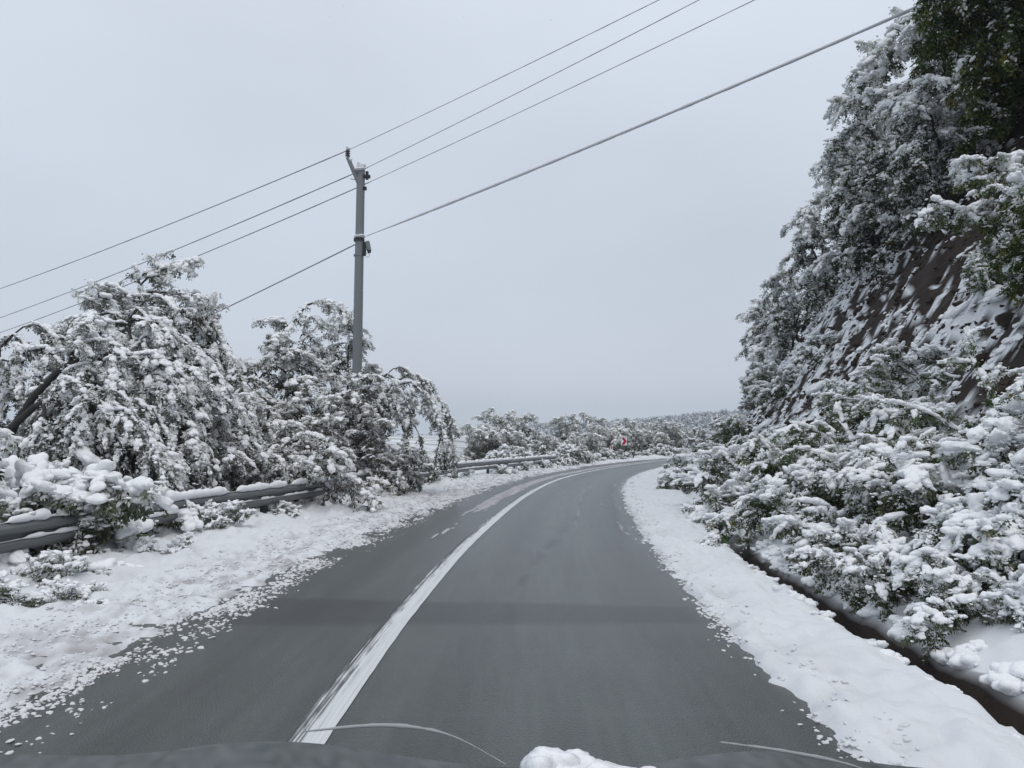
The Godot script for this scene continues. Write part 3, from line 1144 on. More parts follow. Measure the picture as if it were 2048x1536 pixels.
func plant_left() -> void:
	var br := {"branches": 14, "branch_len": 1.5, "branch_droop": 0.9, "twigs": 7, "twig_len": 0.55, "twig_droop": 2.0, "node_step": 0.115, "from": 0.3, "forward": 0.5}
	var cl := {"snow": 0.95, "snow_r": 0.054, "dabs": 1.5, "leaf": 1.3, "leaf_r": 0.09, "frost": 0.5, "crust": 0.75, "depth": 1.6, "cell": 0.2, "sheltered": 0.58, "green": Color(0.07, 0.08, 0.062), "bark": M.bark}
	# the big tree bowed over by the snow: trunks rise from the left and arch towards the road
	sow("bowed_tree")
	var trunks: Array = []
	for row: Array in [
			[Vector3(0, -1.0, 0), Vector3(1.0, 1.9, 0.2), Vector3(2.2, 3.2, 0.3), Vector3(3.2, 3.1, 0.2), Vector3(4.1, 1.8, 0.1)],
			[Vector3(-0.2, -1.0, 0.3), Vector3(0.9, 1.4, 0.6), Vector3(2.0, 2.4, 0.9), Vector3(3.0, 2.4, 1.0), Vector3(3.9, 1.2, 1.0)],
			[Vector3(0.3, -1.0, -0.4), Vector3(1.4, 2.4, -0.7), Vector3(1.9, 3.9, -0.9), Vector3(2.9, 3.9, -1.0), Vector3(4.2, 2.6, -1.2)],
			[Vector3(0.9, -1.0, 0.5), Vector3(1.4, 1.2, 0.3), Vector3(2.0, 2.4, 0.0), Vector3(3.0, 3.1, -0.2), Vector3(4.0, 2.7, -0.4)]]:
		var c := Curve3D.new()
		for k in row.size():
			var tan: Vector3 = (row[mini(k + 1, row.size() - 1)] - row[maxi(k - 1, 0)]) / 6.0
			c.add_point(row[k], -tan, tan)
		var p := PackedVector3Array()
		for k in 13:
			p.append(c.sample_baked(c.get_baked_length() * k / 12.0))
		trunks.append(p)
	kinds["bowed_tree"] = plant_with(trunks, 0.10, merged(br, {"branches": 24, "from": 0.6, "lean": Vector3(0.4, 0.1, 0.15), "branch_len": 2.1, "branch_droop": 1.5, "twigs": 8, "twig_droop": 3.0}), cl)
	plant("bowed_tree", "bowed_tree", -10.85, 15.3, 1.08, 0.0, "big bare-trunked tree bowed over by snow, arching from the left edge towards the guardrail", "tree").position.y = -0.15
	# the rounder tree behind it
	sow("round_tree")
	var st: Array = []
	for q in 4:
		st.append(shoot(Vector3(q * 0.2 - 0.3, -1.0, 0), Vector3(rng.randfn() * 0.3 + 0.1, 1.3, rng.randfn() * 0.3), 6.6 * rng.randf_range(0.85, 1.0), 9, 0.05, 0.06))
	kinds["round_tree"] = plant_with(st, 0.08, merged(br, {"branches": 16, "from": 0.3, "branch_len": 1.9, "branch_droop": 0.8, "node_step": 0.13}), merged(cl, {"snow_r": 0.062, "leaf_r": 0.115}))
	plant("round_tree", "round_tree", -8.8, 20.5, 1.3, 0.4, "tall rounded snowy tree behind the bowed tree, its top crossing the wires", "tree").position.y = -0.2
	# conical shrub at the foot of the pole
	sow("cone_tree")
	var cone: Array = [shoot(Vector3(0, -0.5, 0), Vector3(0.02, 1, 0), 7.0, 10, 0.0, 0.03), shoot(Vector3(0.1, -0.5, 0.2), Vector3(0.12, 1, 0.1), 5.0, 8, 0.05, 0.04)]
	kinds["cone_tree"] = plant_with(cone, 0.07, merged(br, {"branches": 36, "from": 0.2, "branch_len": 2.0, "branch_droop": 0.9, "shorten": 0.78, "node_step": 0.13, "forward": 0.2, "twigs": 6}), merged(cl, {"snow_r": 0.062, "leaf_r": 0.115}))
	plant("cone_tree", "cone_tree", -6.3, 29.0, 1.0, 0.0, "narrow cone-shaped snowy tree wrapped round the foot of the utility pole", "tree").position.y = 0.0
	# tree whose branches hang like curtains over the verge
	sow("hanging_tree")
	var bent: Array = []
	for row: Array in [
			[Vector3(0, -0.4, 0), Vector3(0.7, 2.6, 0.1), Vector3(1.9, 3.6, 0.3), Vector3(2.7, 2.7, 0.4), Vector3(3.1, 1.2, 0.5)],
			[Vector3(0.1, -0.4, 0), Vector3(0.6, 2.2, 0.4), Vector3(1.5, 3.3, 0.9), Vector3(2.3, 2.9, 1.2), Vector3(2.8, 1.6, 1.4)],
			[Vector3(-0.1, -0.4, 0), Vector3(0.3, 2.4, 0.2), Vector3(1.0, 3.5, 0.6), Vector3(1.6, 3.2, 0.9), Vector3(2.0, 2.0, 1.0)]]:
		var c := Curve3D.new()
		for k in row.size():
			var tan: Vector3 = (row[mini(k + 1, row.size() - 1)] - row[maxi(k - 1, 0)]) / 6.0
			c.add_point(row[k], -tan, tan)
		var p := PackedVector3Array()
		for k in 11:
			p.append(c.sample_baked(c.get_baked_length() * k / 10.0))
		bent.append(p)
	kinds["hanging_tree"] = plant_with(bent, 0.05, merged(br, {"branches": 14, "from": 0.3, "branch_len": 1.6, "branch_droop": 2.6, "twigs": 6, "twig_len": 0.3, "twig_droop": 3.5, "node_step": 0.10, "spread": 0.5}), merged(cl, {"snow_r": 0.055, "dabs": 0.7, "leaf": 1.0, "sheltered": 0.4, "crust": 0.4, "green": Color(0.07, 0.08, 0.058)}))
	plant("hanging_tree", "hanging_tree", -5.2, 25.0, 1.1, 0.0, "slender tree bent right with leafy branches hanging like curtains over the verge", "tree").position.y = -0.1

	for row: Array in [
			[-12.1, 17.0, 1.2, 0.1, "slender stems bowed in from the left edge, tips hanging behind the big bowed tree"],
			[-11.0, 20.5, 1.5, -0.15, "tall slender tree arching over behind the big bowed tree towards the pole"],
			[-8.6, 14.4, 0.78, 0.2, "small bent tree whose hanging tips brush the snow-buried shrubs by the rail"]]:
		plant("hanging_tree", "hanging_tree", row[0], row[1], row[2], row[3], row[4], "tree", "slender trees bent over by the snow").position.y = -0.3
	var g := "snowy bushes crowding behind the guardrail"
	for row: Array in [
			[-6.9, 21.6, "mound_0", 1.25, 0.3, "tall weeping bush, highest of the mounds just left of the utility pole"],
			[-4.9, 24.3, "mound_1", 0.8, 1.9, "weeping bush whose snowy skirts cover the end of the near guardrail"],
			[-7.0, 18.0, "mound_1", 0.72, 4.0, "white domed bush spilling over the middle of the guardrail"],
			[-8.2, 18.2, "mound_2", 0.9, 2.2, "snow-heaped bush between the bowed tree and the rail post"],
			[-8.0, 19.6, "mound_2", 1.1, 1.3, "pale grey twiggy mound between the rounded tree and the highest mound"],
			[-5.6, 23.6, "mound_2", 0.85, 4.4, "bush under the hanging tree beside the pole"],
			[-4.3, 23.6, "weeping_3", 0.8, 5.2, "small ragged bush under the hanging curtains at the verge"],
			[-8.6, 16.6, "weeping_1", 0.9, 3.3, "dark leafy bush in the shadow under the bowed tree"],
			[-9.3, 17.5, "weeping_2", 1.0, 0.9, "leafy green bush seen under the bowed trunks at far left"],
			[-7.6, 22.5, "mound_1", 1.3, 5.0, "bush rising behind the white domed bush"]]:
		plant("weeping_bush", row[2], row[0], row[1], row[3], row[4], row[5], "bush", g).position.y = 0.0 - maxf(0.0, -row[0] - 7.0) * 0.1
	# low shrubs pressed against the near rail
	g = "low snow-buried shrubs behind the near guardrail"
	for row: Array in [
			[-6.25, 9.7, "low_1", 0.5, 2.6, "snowy shrub tipped over the top of the nearest rail panel"],
			[-7.6, 10.9, "low_0", 1.75, 0.0, "snow-buried shrub at the left edge, heaped above the guardrail"],
			[-7.2, 9.3, "low_1", 1.5, 1.4, "snow-buried shrub bulging over the nearest rail panel"],
			[-7.2, 12.6, "low_2", 1.4, 2.0, "flat white shrub behind the second rail panel"],
			[-6.9, 14.4, "low_3", 0.9, 3.1, "small domed shrub beneath the bowed tree's tips"],
			[-8.2, 12.6, "low_1", 1.9, 4.0, "wide white shrub below the bare trunks"]]:
		plant("low_shrub", row[2], row[0], row[1], row[3], row[4], row[5], "shrub", g).position.y = -0.15
	# plants on the verge in front of the rail
	g = "snowy weeds in front of the guardrail"
	for row: Array in [
			[-5.3, 13.9, "low_2", 0.5, 0.4, "brown-leaved weed leaning over the rail at the second joint"],
			[-5.0, 11.3, "low_0", 0.36, 1.3, "snow-capped weed in front of the middle rail panel"],
			[-5.5, 9.0, "low_3", 0.38, 2.2, "dark leafy weed under the nearest rail panel"],
			[-5.5, 7.6, "low_1", 0.5, 0.8, "snow-heaped tuft at the left edge below the guardrail"],
			[-4.6, 8.2, "low_2", 0.35, 2.9, "small buried tuft on the trampled verge"],
			[-4.9, 16.6, "low_3", 0.4, 3.6, "small weed round the rail post"]]:
		plant("verge_weed", row[2], row[0], row[1], row[3], row[4], row[5], "weed", g, -0.12)


func plant_right() -> void:
	var g := "snow-laden brush along the foot of the right bank"
	for row: Array in [
			[5.4, 7.2, "low_1", 0.9, 0.0, "low snow-heaped brush nearest the camera at the right edge above the ditch"],
			[3.75, 6.3, "low_2", 0.5, 0.5, "small snow-covered tuft on the bank above the near end of the ditch"],
			[4.25, 6.7, "low_3", 0.7, 2.5, "snow-covered bush cut by the right edge of the view, beside the ditch"],
			[3.72, 7.5, "low_3", 0.5, 4.4, "flattened tuft whose snow droops into the ditch"],
			[4.15, 8.1, "low_1", 0.7, 3.4, "low clump drooping over the ditch with a ragged fringe of leaves"],
			[4.7, 7.3, "low_0", 0.8, 5.6, "snow-heaped clump behind the ditch's near end"],
			[5.9, 8.0, "low_2", 1.0, 1.7, "rounded white clump above the dark ditch"],
			[5.0, 8.6, "low_0", 0.95, 1.1, "low brush overhanging the open ditch, leaves dangling"],
			[6.2, 8.6, "brush_0", 0.56, 2.0, "leafy brush under thick snow pillows at the right edge"],
			[5.6, 10.2, "brush_1", 0.66, 3.0, "brush with long white boughs above the dark gap in the bank"],
			[4.5, 9.7, "low_3", 0.85, 0.9, "clump with twigs bent right down onto the snow strip"],
			[4.7, 12.3, "brush_3", 0.70, 2.2, "clump of bent boughs leaning over the snow strip"],
			[4.9, 14.7, "low_1", 1.0, 5.2, "round clump at the edge of the snow strip with grey twigs"],
			[5.4, 18.0, "low_0", 1.05, 2.8, "clump reaching furthest onto the snow strip before the bend"],
			[6.3, 25.6, "low_2", 1.1, 0.4, "clump at the snow strip's widest place"],
			[7.6, 14.2, "low_1", 0.7, 3.9, "snow-covered hummock under the small slope shrub"],
			[4.9, 11.2, "low_2", 0.95, 4.2, "short bushy brush where the ditch disappears"],
			[7.85, 11.0, "tall_brush", 0.74, 5.0, "tall narrow brush piled with the biggest snow pillows at the right edge"],
			[6.5, 12.6, "brush_2", 0.63, 0.6, "green-leaved brush left of the tallest one"],
			[5.2, 13.4, "brush_0", 0.66, 1.8, "brush with brown leaf tips beside the snow strip"],
			[6.2, 15.0, "brush_1", 0.56, 2.6, "wide brush with a smooth white top below the dark earth hollow"],
			[5.3, 16.6, "low_3", 1.1, 3.7, "snowy brush leaning towards the snow strip"],
			[7.0, 13.7, "leggy_1", 0.6, 2.4, "leggy shrub with yellowing leaves under white boughs"],
			[6.0, 9.4, "leggy_0", 0.65, 5.5, "leggy shrub bending towards the road at the right edge"],
			[5.6, 12.0, "leggy_1", 0.8, 0.3, "leggy shrub whose boughs end above the ditch"],
			[7.4, 16.6, "brush_2", 0.56, 4.5, "small brush at the foot of the bare slope"],
			[5.9, 19.0, "brush_3", 0.66, 5.3, "brush with dark twigs showing halfway to the bend"],
			[7.3, 21.0, "brush_0", 0.56, 0.2, "white brush against the lower slope"],
			[6.2, 23.0, "brush_2", 0.53, 1.2, "brush standing where the snow strip widens"],
			[7.8, 25.5, "brush_1", 0.56, 2.1, "brush in the crook of the slope"],
			[7.0, 28.0, "brush_0", 0.70, 3.2, "brush just before the road narrows out of sight"],
			[8.8, 30.0, "brush_3", 0.75, 4.1, "pale brush on the shelf above the bend"],
			[8.4, 33.5, "brush_1", 0.70, 5.1, "brush hugging the inside of the bend"],
			[10.0, 36.0, "weeping_1", 0.85, 0.7, "twiggy brush above the inside of the bend"],
			[9.6, 39.5, "brush_2", 0.75, 1.7, "brush hiding the road's far edge"],
			[11.4, 42.0, "weeping_3", 0.9, 2.7, "taller twiggy brush at the turn"],
			[11.2, 46.0, "brush_0", 0.84, 3.9, "brush at the point where the road vanishes"]]:
		plant("bank_brush", row[2], row[0], row[1], row[3], row[4], row[5], "brush", g, -0.1)
	g = "shrubs growing on the bare cut slope"
	for row: Array in [
			[10.3, 24.5, "low_1", 0.8, 0.0, "green shrub alone in the middle of the bare slope"],
			[9.6, 27.0, "low_3", 0.9, 1.0, "snowy shrub at the lower left of the slope"],
			[8.5, 13.3, "brush_2", 0.36, 3.3, "leafy shrub growing out of the dark soil at right"],
			[11.4, 33.5, "low_2", 1.1, 4.0, "shrub on the skyline where trees meet slope"]]:
		plant("slope_shrub", row[2], row[0], row[1], row[3], row[4], row[5], "shrub", g, -0.05)
	g = "snowy trees on top of the cut slope"
	for row: Array in [
			[11.3, 19.6, "bank_tree_0", 0.85, 2.0, "leafless-tipped snowy tree in front of the cable's end"],
			[12.2, 22.0, "bank_tree_1", 1.0, 0.0, "tall snowy tree whose top meets the thick cable"],
			[12.6, 25.5, "bank_tree_0", 1.0, 1.2, "snowy tree second from the cable along the skyline"],
			[13.2, 29.0, "bank_tree_2", 1.05, 2.3, "drooping snowy tree in the middle of the skyline"],
			[13.5, 32.5, "bank_tree_1", 0.85, 3.4, "snowy tree with a notch of sky at its left"],
			[13.4, 36.0, "bank_tree_0", 0.9, 4.6, "snowy tree at the lower bulge of the skyline"],
			[13.9, 39.5, "bank_tree_2", 0.95, 5.5, "lowest tree of the skyline row, leafy underside"],
			[15.2, 24.0, "bank_tree_2", 1.2, 0.8, "dark tree behind the first skyline tree"],
			[15.4, 28.5, "bank_tree_1", 1.1, 1.9, "tree filling the canopy behind the skyline row"],
			[15.8, 33.0, "bank_tree_0", 1.1, 2.9, "tree at the back of the skyline's lower end"],
			[14.4, 43.0, "bank_tree_1", 0.7, 4.0, "small tree at the far foot of the skyline"]]:
		plant("bank_tree", row[2], row[0], row[1], row[3], row[4], row[5], "tree", g, -0.1)
	g = "dark leafy trees overhanging the slope"
	for row: Array in [
			[13.6, 18.5, "overhang_0", 1.0, 0.2, "dark leafy tree hanging over the slope right of the cable"],
			[13.8, 15.0, "overhang_1", 1.0, 0.5, "darkest overhanging tree at the top right corner"],
			[15.6, 20.5, "overhang_1", 1.15, -0.4, "leafy tree filling the top right behind the overhang"],
			[14.6, 12.0, "overhang_0", 1.0, 0.8, "overhanging tree at the right edge with yellow-green leaves"],
			[16.2, 16.5, "overhang_0", 1.2, -0.2, "tall leafy tree at the back of the top right corner"]]:
		plant("overhanging_tree", row[2], row[0], row[1], row[3], row[4], row[5], "tree", g, -0.1)


func plant_bend() -> void:
	# outside of the bend
	var r2 := RandomNumberGenerator.new()
	r2.seed = 5
	var looks := ["grey-green snowy tree on the outside of the far bend", "snowy shrub at the verge on the outside of the far bend"]
	for k in 34:
		var s := 50.0 + k * 1.85 + r2.randf_range(-0.6, 0.6)
		var t := -r2.randf_range(5.0, 13.0)
		var p := plan(s, t)
		var tall := r2.randf_range(0.8, 1.25)
		plant("bend_tree", "bend_tree_%d" % (k % 4), p.x, p.y, tall, r2.randf() * TAU, looks[0], "tree", "snowy trees along the outside of the far bend")
	for k in 14:
		var s := 44.0 + k * 3.2
		var p := plan(s, -4.3 - r2.randf() * 0.8)
		plant("bend_shrub", "low_%d" % (k % 4), p.x, p.y, r2.randf_range(0.6, 1.1), r2.randf() * TAU, looks[1], "shrub", "snowy shrubs at the verge of the far bend")
	# behind the far guardrail
	for k in 12:
		var s := 27.0 + k * 2.0
		var p := plan(s, rail_offset(s) - 0.5 - r2.randf() * 1.8 + (0.9 if k % 2 == 1 else 0.0))
		plant("rail_shrub", "low_%d" % ((k + 1) % 4), p.x, p.y, r2.randf_range(0.7, 1.1), r2.randf() * TAU, "low snowy shrub behind the far stretch of guardrail", "shrub", "low shrubs behind the far guardrail").position.y = -0.35
	for row: Array in [
			[1.9, 56.0, 0.85, "thin upright sapling standing above the bushes past the far guardrail"],
			[11.0, 70.0, 0.9, "spindly sapling sticking up right of the red chevron sign"],
			[-1.5, 58.0, 0.5, "short dark sapling at the left end of the far bushes"]]:
		plant("sapling", "sapling", row[0], row[1], row[2], row[0], row[3], "sapling")
	for row: Array in [
			[0.6, 52.0, "weeping_0", 0.75, "dome of snowy bush just beyond the far guardrail"],
			[2.6, 50.0, "weeping_2", 0.75, "brown-tipped bush at the end of the far guardrail"],
			[4.4, 55.0, "weeping_1", 0.8, "dark bush left of the chevron sign"]]:
		plant("far_bush", row[2], row[0], row[1], row[3], 1.0, row[4], "bush", "bushes where the far guardrail ends")
	# inside of the bend, along the foot of the bank
	for k in 16:
		var s := 46.0 + k * 2.2
		var p := plan(s, r2.randf_range(6.0, 12.0))
		plant("inner_tree", "bend_tree_%d" % ((k + 2) % 4), p.x, p.y, r2.randf_range(0.45, 0.75), r2.randf() * TAU, "pale snowy tree on the bank at the inside of the far bend", "tree", "snowy trees at the inside of the far bend")


# ============================================================================
# pole, wires, rail, signs
# ============================================================================
func build_pole_and_wires() -> void:
	var at := Vector3(-5.68, 0, -28)
	var o := thing("utility_pole", "grey round utility pole with a slanted top arm, standing among the left bushes", "utility pole", at)
	var top := 11.75
	part("shaft", rod(Vector3(0, -1, 0), Vector3(0.06, top, 0), 0.195, 0.15, 20), M.pole, o)
	part("arm", rod(Vector3(0.0, top - 0.55, 0.06), Vector3(-0.42, top + 0.42, 0.1), 0.085, 0.075, 12), M.pole, o)
	for k in 3:
		var y := top + 0.47 + k * 0.085
		part("insulator", tube_mesh(PackedVector3Array([Vector3(-0.42, y, 0.1), Vector3(-0.42, y + 0.02, 0.1), Vector3(-0.42, y + 0.05, 0.1)]), PackedFloat32Array([0.10, 0.085, 0.04]), 14), M.porcelain, o)
	part("insulator_pin", rod(Vector3(-0.42, top + 0.36, 0.1), Vector3(-0.42, top + 0.8, 0.1), 0.025), M.dark, o)
	var caps: Array[Transform3D] = []
	for row: Array in [[Vector3(0.07, top + 0.10, 0), Vector3(0.17, 0.22, 0.17)], [Vector3(0.03, top - 0.06, 0.03), Vector3(0.21, 0.11, 0.2)], [Vector3(-0.42, top + 0.74, 0.1), Vector3(0.09, 0.13, 0.09)], [Vector3(-0.30, top + 0.30, 0.13), Vector3(0.06, 0.10, 0.06)], [Vector3(0.03, 9.17, 0.05), Vector3(0.24, 0.10, 0.22)]]:
		caps.append(Transform3D(Basis.from_scale(row[1] * 1.05), row[0]))
	for k in caps.size():
		var c := part("snow_cap", lump_meshes[k % 5], M.snow, o)
		c.transform = caps[k]
	part("bracket", box(Vector3(0.36, 0.10, 0.14), Vector3(0.24, top - 0.30, 0.05)), M.dark, o)
	part("bracket", box(Vector3(0.10, 0.30, 0.12), Vector3(0.30, top - 0.26, 0.05)), M.dark, o)
	part("bracket", box(Vector3(0.14, 0.12, 0.12), Vector3(0.22, top - 0.75, 0.05)), M.dark, o)
	part("step_bolt", rod(Vector3(-0.12, top - 0.42, 0.05), Vector3(-0.32, top - 0.38, 0.05), 0.012), M.dark, o)
	part("collar", rod(Vector3(0.03, 9.02, 0), Vector3(0.03, 9.12, 0), 0.2, 0.2, 20), M.post, o)
	part("collar", rod(Vector3(0.02, 8.46, 0), Vector3(0.02, 8.52, 0), 0.185, 0.185, 20), M.sign_post, o)
	part("clamp", box(Vector3(0.12, 0.5, 0.12), Vector3(0.24, 8.72, 0.05)), M.dark, o)
	part("splice_case", rod(Vector3(0.34, 9.0, 0.06), Vector3(0.42, 8.66, 0.06), 0.085, 0.085, 14), M.pole, o)
	part("splice_case", rod(Vector3(0.405, 8.70, 0.06), Vector3(0.43, 8.58, 0.06), 0.088, 0.06, 14), M.dark, o)
	var ring := PackedVector3Array()
	for k in 17:
		ring.append(Vector3(0.36 + 0.07 * cos(TAU * k / 16.0), 8.49 + 0.08 * sin(TAU * k / 16.0), 0.06))
	part("cable_loop", tube_mesh(ring, taper(17, 0.014, 0.014), 6), M.frosted_wire, o)

	var run := [
		["topmost wire, carried by the insulator on the pole's slanted arm", Vector3(-6.1, top + 0.68, -27.9), Vector3(-36.5, 10.6, -50), Vector3(13.5, 13.75, -10.1), 0.018, 0.010],
		["middle wire, passing just under the pole's snow cap", Vector3(-5.5, top + 0.05, -28.1), Vector3(-36.0, 9.4, -51.5), Vector3(14.65, 13.8, -9.0), 0.018, 0.010],
		["lowest of the three thin wires at the pole top", Vector3(-5.4, top - 0.50, -28.1), Vector3(-35.2, 8.85, -52.0), Vector3(17.8, 15.15, -10.3), 0.018, 0.010],
		["thick frosted cable running from the pole's collar to the trees at upper right", Vector3(-5.35, 9.2, -27.9), Vector3.INF, Vector3(14.5, 13.95, -17.0), 0.02, 0.045],
		["thin cable sloping from the pole's collar down behind the rounded tree", Vector3(-5.8, 8.9, -28.0), Vector3(-36.0, 2.9, -51.5), Vector3.INF, 0.022, 0.0]]
	for row: Array in run:
		var p := PackedVector3Array(); var r := PackedFloat32Array()
		var mid: Vector3 = row[1]
		if row[2] != Vector3.INF:
			for k in 60:
				var f := k / 60.0
				var q: Vector3 = row[2].lerp(mid, f) + Vector3(0, -0.9 * 4 * f * (1 - f) * 0.25, 0)
				p.append(q)
				r.append(row[4] * (1.0 + 0.5 * absf(fine.get_noise_2d(k * 1.3, row[4] * 900 + mid.y * 10))))
		p.append(mid)
		r.append(row[4])
		if row[3] != Vector3.INF:
			var thick: float = row[5]
			for k in range(1, 121):
				var f := k / 120.0
				var q: Vector3 = mid.lerp(row[3], f) + Vector3(0, -0.8 * 4 * f * (1 - f) * 0.2, 0)
				p.append(q)
				var w := smoothstep(0.0, 0.12, f) if thick > 0.03 else 1.0
				r.append(lerpf(row[4] * 0.8, thick, w) * (1.0 + 0.35 * fine.get_noise_2d(k * 0.9, mid.y * 7.0)))
		var wire := part("frosted_cable" if row[5] > 0.03 else "overhead_wire", tube_mesh(p, r, 6), M.frosted_wire if row[5] > 0.03 else M.wire, self)
		tag(wire, row[0], "cable" if row[5] > 0.03 else "wire")


func rail_offset(s: float) -> float:
	return lerpf(-5.15, -4.55, smoothstep(9.0, 20.0, s)) + 1.15 * smoothstep(22.0, 42.0, s)


func rail_point(s: float, up: float, out := 0.0) -> Vector3:
	var p := plan(s, rail_offset(s) + out)
	return Vector3(p.x, up, -p.y)


func build_guardrail() -> void:
	var o := thing("guardrail", "dark galvanised guardrail with snow along its top, left of the road", "guardrail", Vector3.ZERO)
	var base := rail_point(16.0, 0.0)
	o.position = base
	var top := 0.69
	# W profile: (out towards the road, height)
	var w := [Vector2(0.0, 0.0), Vector2(0.02, -0.012), Vector2(0.075, -0.045), Vector2(0.082, -0.06), Vector2(0.082, -0.095), Vector2(0.012, -0.14), Vector2(0.012, -0.17), Vector2(0.082, -0.215), Vector2(0.082, -0.25), Vector2(0.075, -0.265), Vector2(0.02, -0.298), Vector2(0.0, -0.31)]
	var s0 := 0.2
	while s0 < 46.0:
		var v := PackedVector3Array()
		var rows := 9
		var idx := PackedInt32Array()
		for q in w.size() - 1:
			var first := v.size()
			for k in rows:
				var s := s0 + 4.0 * k / (rows - 1.0) + (0.12 if k == rows - 1 else 0.0)
				var lap := 0.006 if k >= rows - 2 else 0.0
				for e: Vector2 in [w[q + 1], w[q]]:
					v.append(rail_point(s, top + e.y * 1.15, e.x + lap) - base)
			for i in grid_index(rows, 2):
				idx.append(first + i)
		part("rail_panel", array_mesh(v, idx), M.steel, o)
		if s0 < 24.0:
			for drop in [0.085, 0.27]:
				var bolt := part("bolt", rod(Vector3.ZERO, Vector3(0.016, 0, 0), 0.016, 0.012, 10), M.post, o)
				bolt.position = rail_point(s0 + 3.85, top - drop, 0.08) - base
		var p := rail_point(s0 + 3.9, 0.0, -0.14) - base
		var a := rail_point(s0 + 4.2, 0.0) - rail_point(s0 + 3.6, 0.0)
		var post := part("post", box(Vector3(0.12, 1.15, 0.10), Vector3(0, 0.06, 0), 0.012), M.post, o)
		post.position = p
		post.rotation.y = atan2(a.x, a.z)
		var blk := part("spacer_block", box(Vector3(0.10, 0.2, 0.14), Vector3(0, 0, 0), 0.01), M.post, o)
		blk.position = rail_point(s0 + 3.9, 0.52, -0.055) - base
		blk.rotation.y = atan2(a.x, a.z)
		# snow lying on the panel's top edge and in its groove
		for lip in 2:
			var t := Tubes.new()
			var pts := PackedVector3Array(); var rad := PackedFloat32Array()
			for k in 68:
				var s := s0 + 4.0 * k / 66.0
				var n := fine.get_noise_2d(s * 0.9, lip * 30.0) + 0.5 * tiny.get_noise_2d(s * 0.8, lip * 9.0)
				var have := smoothstep(-0.5, -0.2, fine.get_noise_2d(s * 0.4 + 30.0, 4.0 + lip * 8.0))
				var rr := (0.068 if lip == 0 else 0.032) * (1.0 + 0.7 * n) * have
				pts.append(rail_point(s, (top + 0.012 if lip == 0 else top - 0.21) + rr * 0.5, 0.012 if lip == 0 else 0.055) - base)
				rad.append(maxf(rr, 0.004))
			t.add(pts, rad, 9)
			for k in t.v.size():
				pass
			part("rail_snow", array_mesh(t.v, t.i, t.n), M.snow, o)
		s0 += 4.0


func build_signs() -> void:
	for row: Array in [
			[Vector3(9.35, 0, -64.5), 1.0, 1.25, "red chevron bend sign on a white panel among the trees at the far bend"],
			[Vector3(8.75, 0, -68.0), 0.5, 0.85, "small half-hidden red marker sign left of the chevron sign"]]:
		var o := thing("chevron_sign", row[3], "sign", row[0])
		var k: float = row[1]
		var y: float = row[2]
		part("post", rod(Vector3(0, -0.4, -0.04), Vector3(0, y + 0.75 * k, -0.04), 0.03), M.sign_post, o)
		part("panel", box(Vector3(0.5 * k, 0.68 * k, 0.02), Vector3(0, y + 0.35 * k, 0), 0.006), M.sign_white, o)
		var st := SurfaceTool.new()
		st.begin(Mesh.PRIMITIVE_TRIANGLES)
		var pts := [Vector2(-0.22, 0.30), Vector2(0.02, 0.30), Vector2(0.23, 0.0), Vector2(0.02, -0.30), Vector2(-0.22, -0.30), Vector2(-0.01, 0.0)]
		for f: Array in [[0, 1, 2], [0, 2, 5], [5, 2, 3], [5, 3, 4]]:
			for q: int in f:
				st.set_normal(Vector3(0, 0, 1))
				st.add_vertex(Vector3(pts[q].x * k, y + 0.35 * k + pts[q].y * k, 0.014))
		part("chevron", st.commit(), M.sign_red, o)
		var cap := part("snow_cap", coarse_lump, M.snow, o)
		cap.position = Vector3(0, y + 0.72 * k, 0)
		cap.scale = Vector3(0.22, 0.08, 0.07) * k


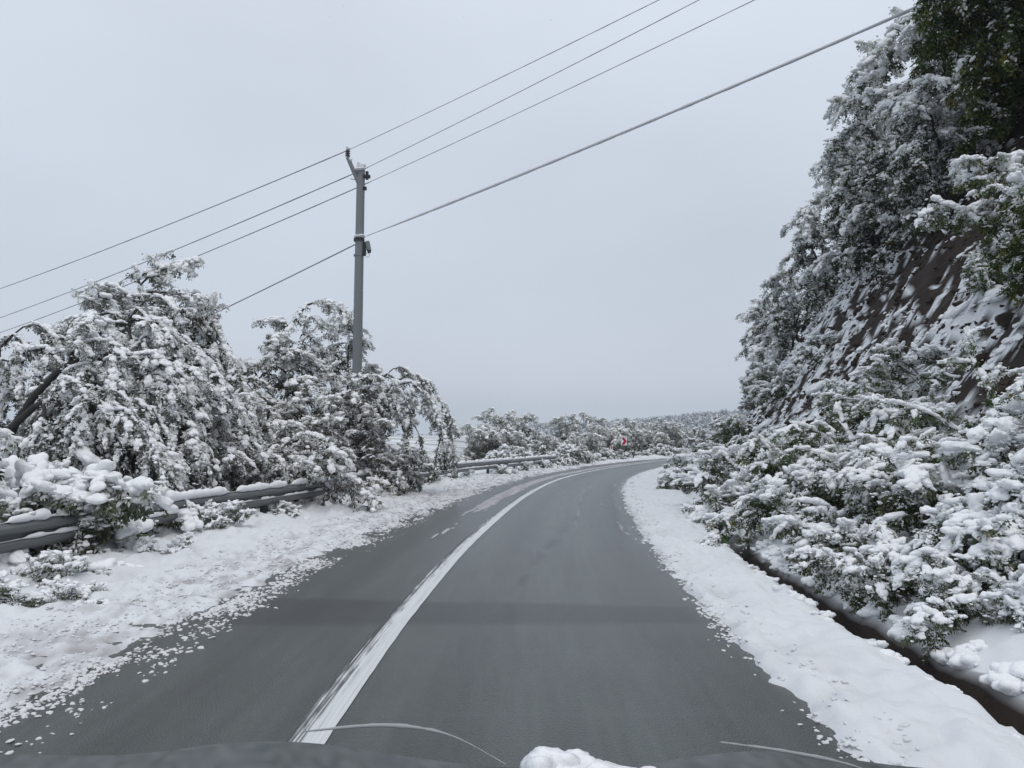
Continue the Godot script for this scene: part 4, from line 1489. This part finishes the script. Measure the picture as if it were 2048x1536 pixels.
# ============================================================================
# windscreen reflections built as a car front, and falling snow
# ============================================================================
func build_bonnet_reflections() -> void:
	var o := thing("reflection_bonnet", "windscreen reflections at the bottom of the view, built as a dark car bonnet with wipers above it", "car", Vector3(0, 0, -1.4))
	var cols := 120
	var rows := 34
	var v := PackedVector3Array(); var c := PackedColorArray()
	for r in rows:
		for k in cols:
			var x := lerpf(-1.0, 1.0, k / (cols - 1.0))
			var d := lerpf(0.85, 1.75, r / (rows - 1.0))
			v.append(Vector3(x, bonnet_height(x, d), -d + 1.4))
			var n := fine.get_noise_2d(x * 14.0, d * 9.0) + 0.8 * tiny.get_noise_2d(x * 16.0, d * 9.0)
			var film := smoothstep(-1.5, 1.2, n) * smoothstep(0.04, 0.12, absf(x - 0.02)) 
			c.append(Color(0.04, 0.047, 0.048).lerp(Color(0.12, 0.132, 0.133), film))
	part("reflection_panel", array_mesh(v, grid_index(rows, cols), PackedVector3Array(), c), M.bonnet, o)  # humps and grey tone stand in for reflections in the windscreen
	# more windscreen reflections, shaped as two thin wipers and a wedge of snow
	for row: Array in [
			[Vector3(-0.32, 1.253, 0.18), Vector3(-0.20, 1.255, 0.16), Vector3(-0.10, 1.237, 0.15), Vector3(-0.01, 1.192, 0.15)],
			[Vector3(0.32, 1.237, 0.18), Vector3(0.42, 1.220, 0.17), Vector3(0.52, 1.197, 0.16), Vector3(0.62, 1.162, 0.15)]]:
		var p := PackedVector3Array(); var r := PackedFloat32Array()
		for k in 33:
			var f := k / 32.0 * 3.0
			var j := mini(int(f), 2)
			p.append(row[j].cubic_interpolate(row[j + 1], row[maxi(j - 1, 0)], row[mini(j + 2, 3)], f - j))
			r.append(0.003 * (1.0 + 0.6 * tiny.get_noise_2d(k * 0.4, row[0].x * 20.0)) * sin(PI * clampf(k / 32.0 + 0.12, 0.0, 0.9)))
		part("reflection_wiper", tube_mesh(p, r, 8), M.ice, o)
	var st := SurfaceTool.new()
	st.begin(Mesh.PRIMITIVE_TRIANGLES)
	for row: Array in [[0.05, 1.195, 0.045], [0.085, 1.185, 0.050], [0.13, 1.175, 0.055], [0.175, 1.165, 0.050], [0.215, 1.155, 0.045], [0.25, 1.160, 0.030], [0.04, 1.170, 0.040], [0.28, 1.155, 0.025]]:
		st.append_from(lump_meshes[int(row[0] * 100) % 5], 0, Transform3D(Basis(Vector3.UP, row[0] * 40.0).scaled(Vector3(row[2] * 1.15, row[2] * 0.7, row[2])), Vector3(row[0], row[1], 0.17)))
	part("reflection_wedge", st.commit(), M.snow, o)


func bonnet_height(x: float, d: float) -> float:
	var left := exp(-pow((x + 0.45) / 0.30, 2.0))
	var right := exp(-pow((x - 0.47) / 0.22, 2.0))
	var nose := smoothstep(1.42, 1.72, d)
	return 1.092 + 0.054 * left + 0.036 * right + 0.028 * smoothstep(-0.6, -1.0, x) - 0.35 * nose * nose + 0.03 * (1.42 - d)


func build_flakes() -> void:
	var r2 := RandomNumberGenerator.new()
	r2.seed = 88
	var xf: Array[Transform3D] = []
	for k in 420:
		var d := r2.randf_range(5.0, 24.0)
		var p := Vector3(r2.randf_range(-0.8, 0.8) * d, 1.7 + r2.randf_range(-0.3, 0.65) * d, -d)
		if p.y < 0.3:
			continue
		var s := r2.randf_range(0.002, 0.0045) * (0.6 + d * 0.06)
		xf.append(Transform3D(Basis.from_euler(Vector3(r2.randf() * TAU, r2.randf() * TAU, 0)).scaled(Vector3(s, s * 1.6, s)), p))
	var o := copies("falling_snow", coarse_lump, M.snow, xf, self)
	tag(o, "scattered snowflakes drifting down through the air over the road", "snowflakes")
	o.set_meta("kind", "stuff")
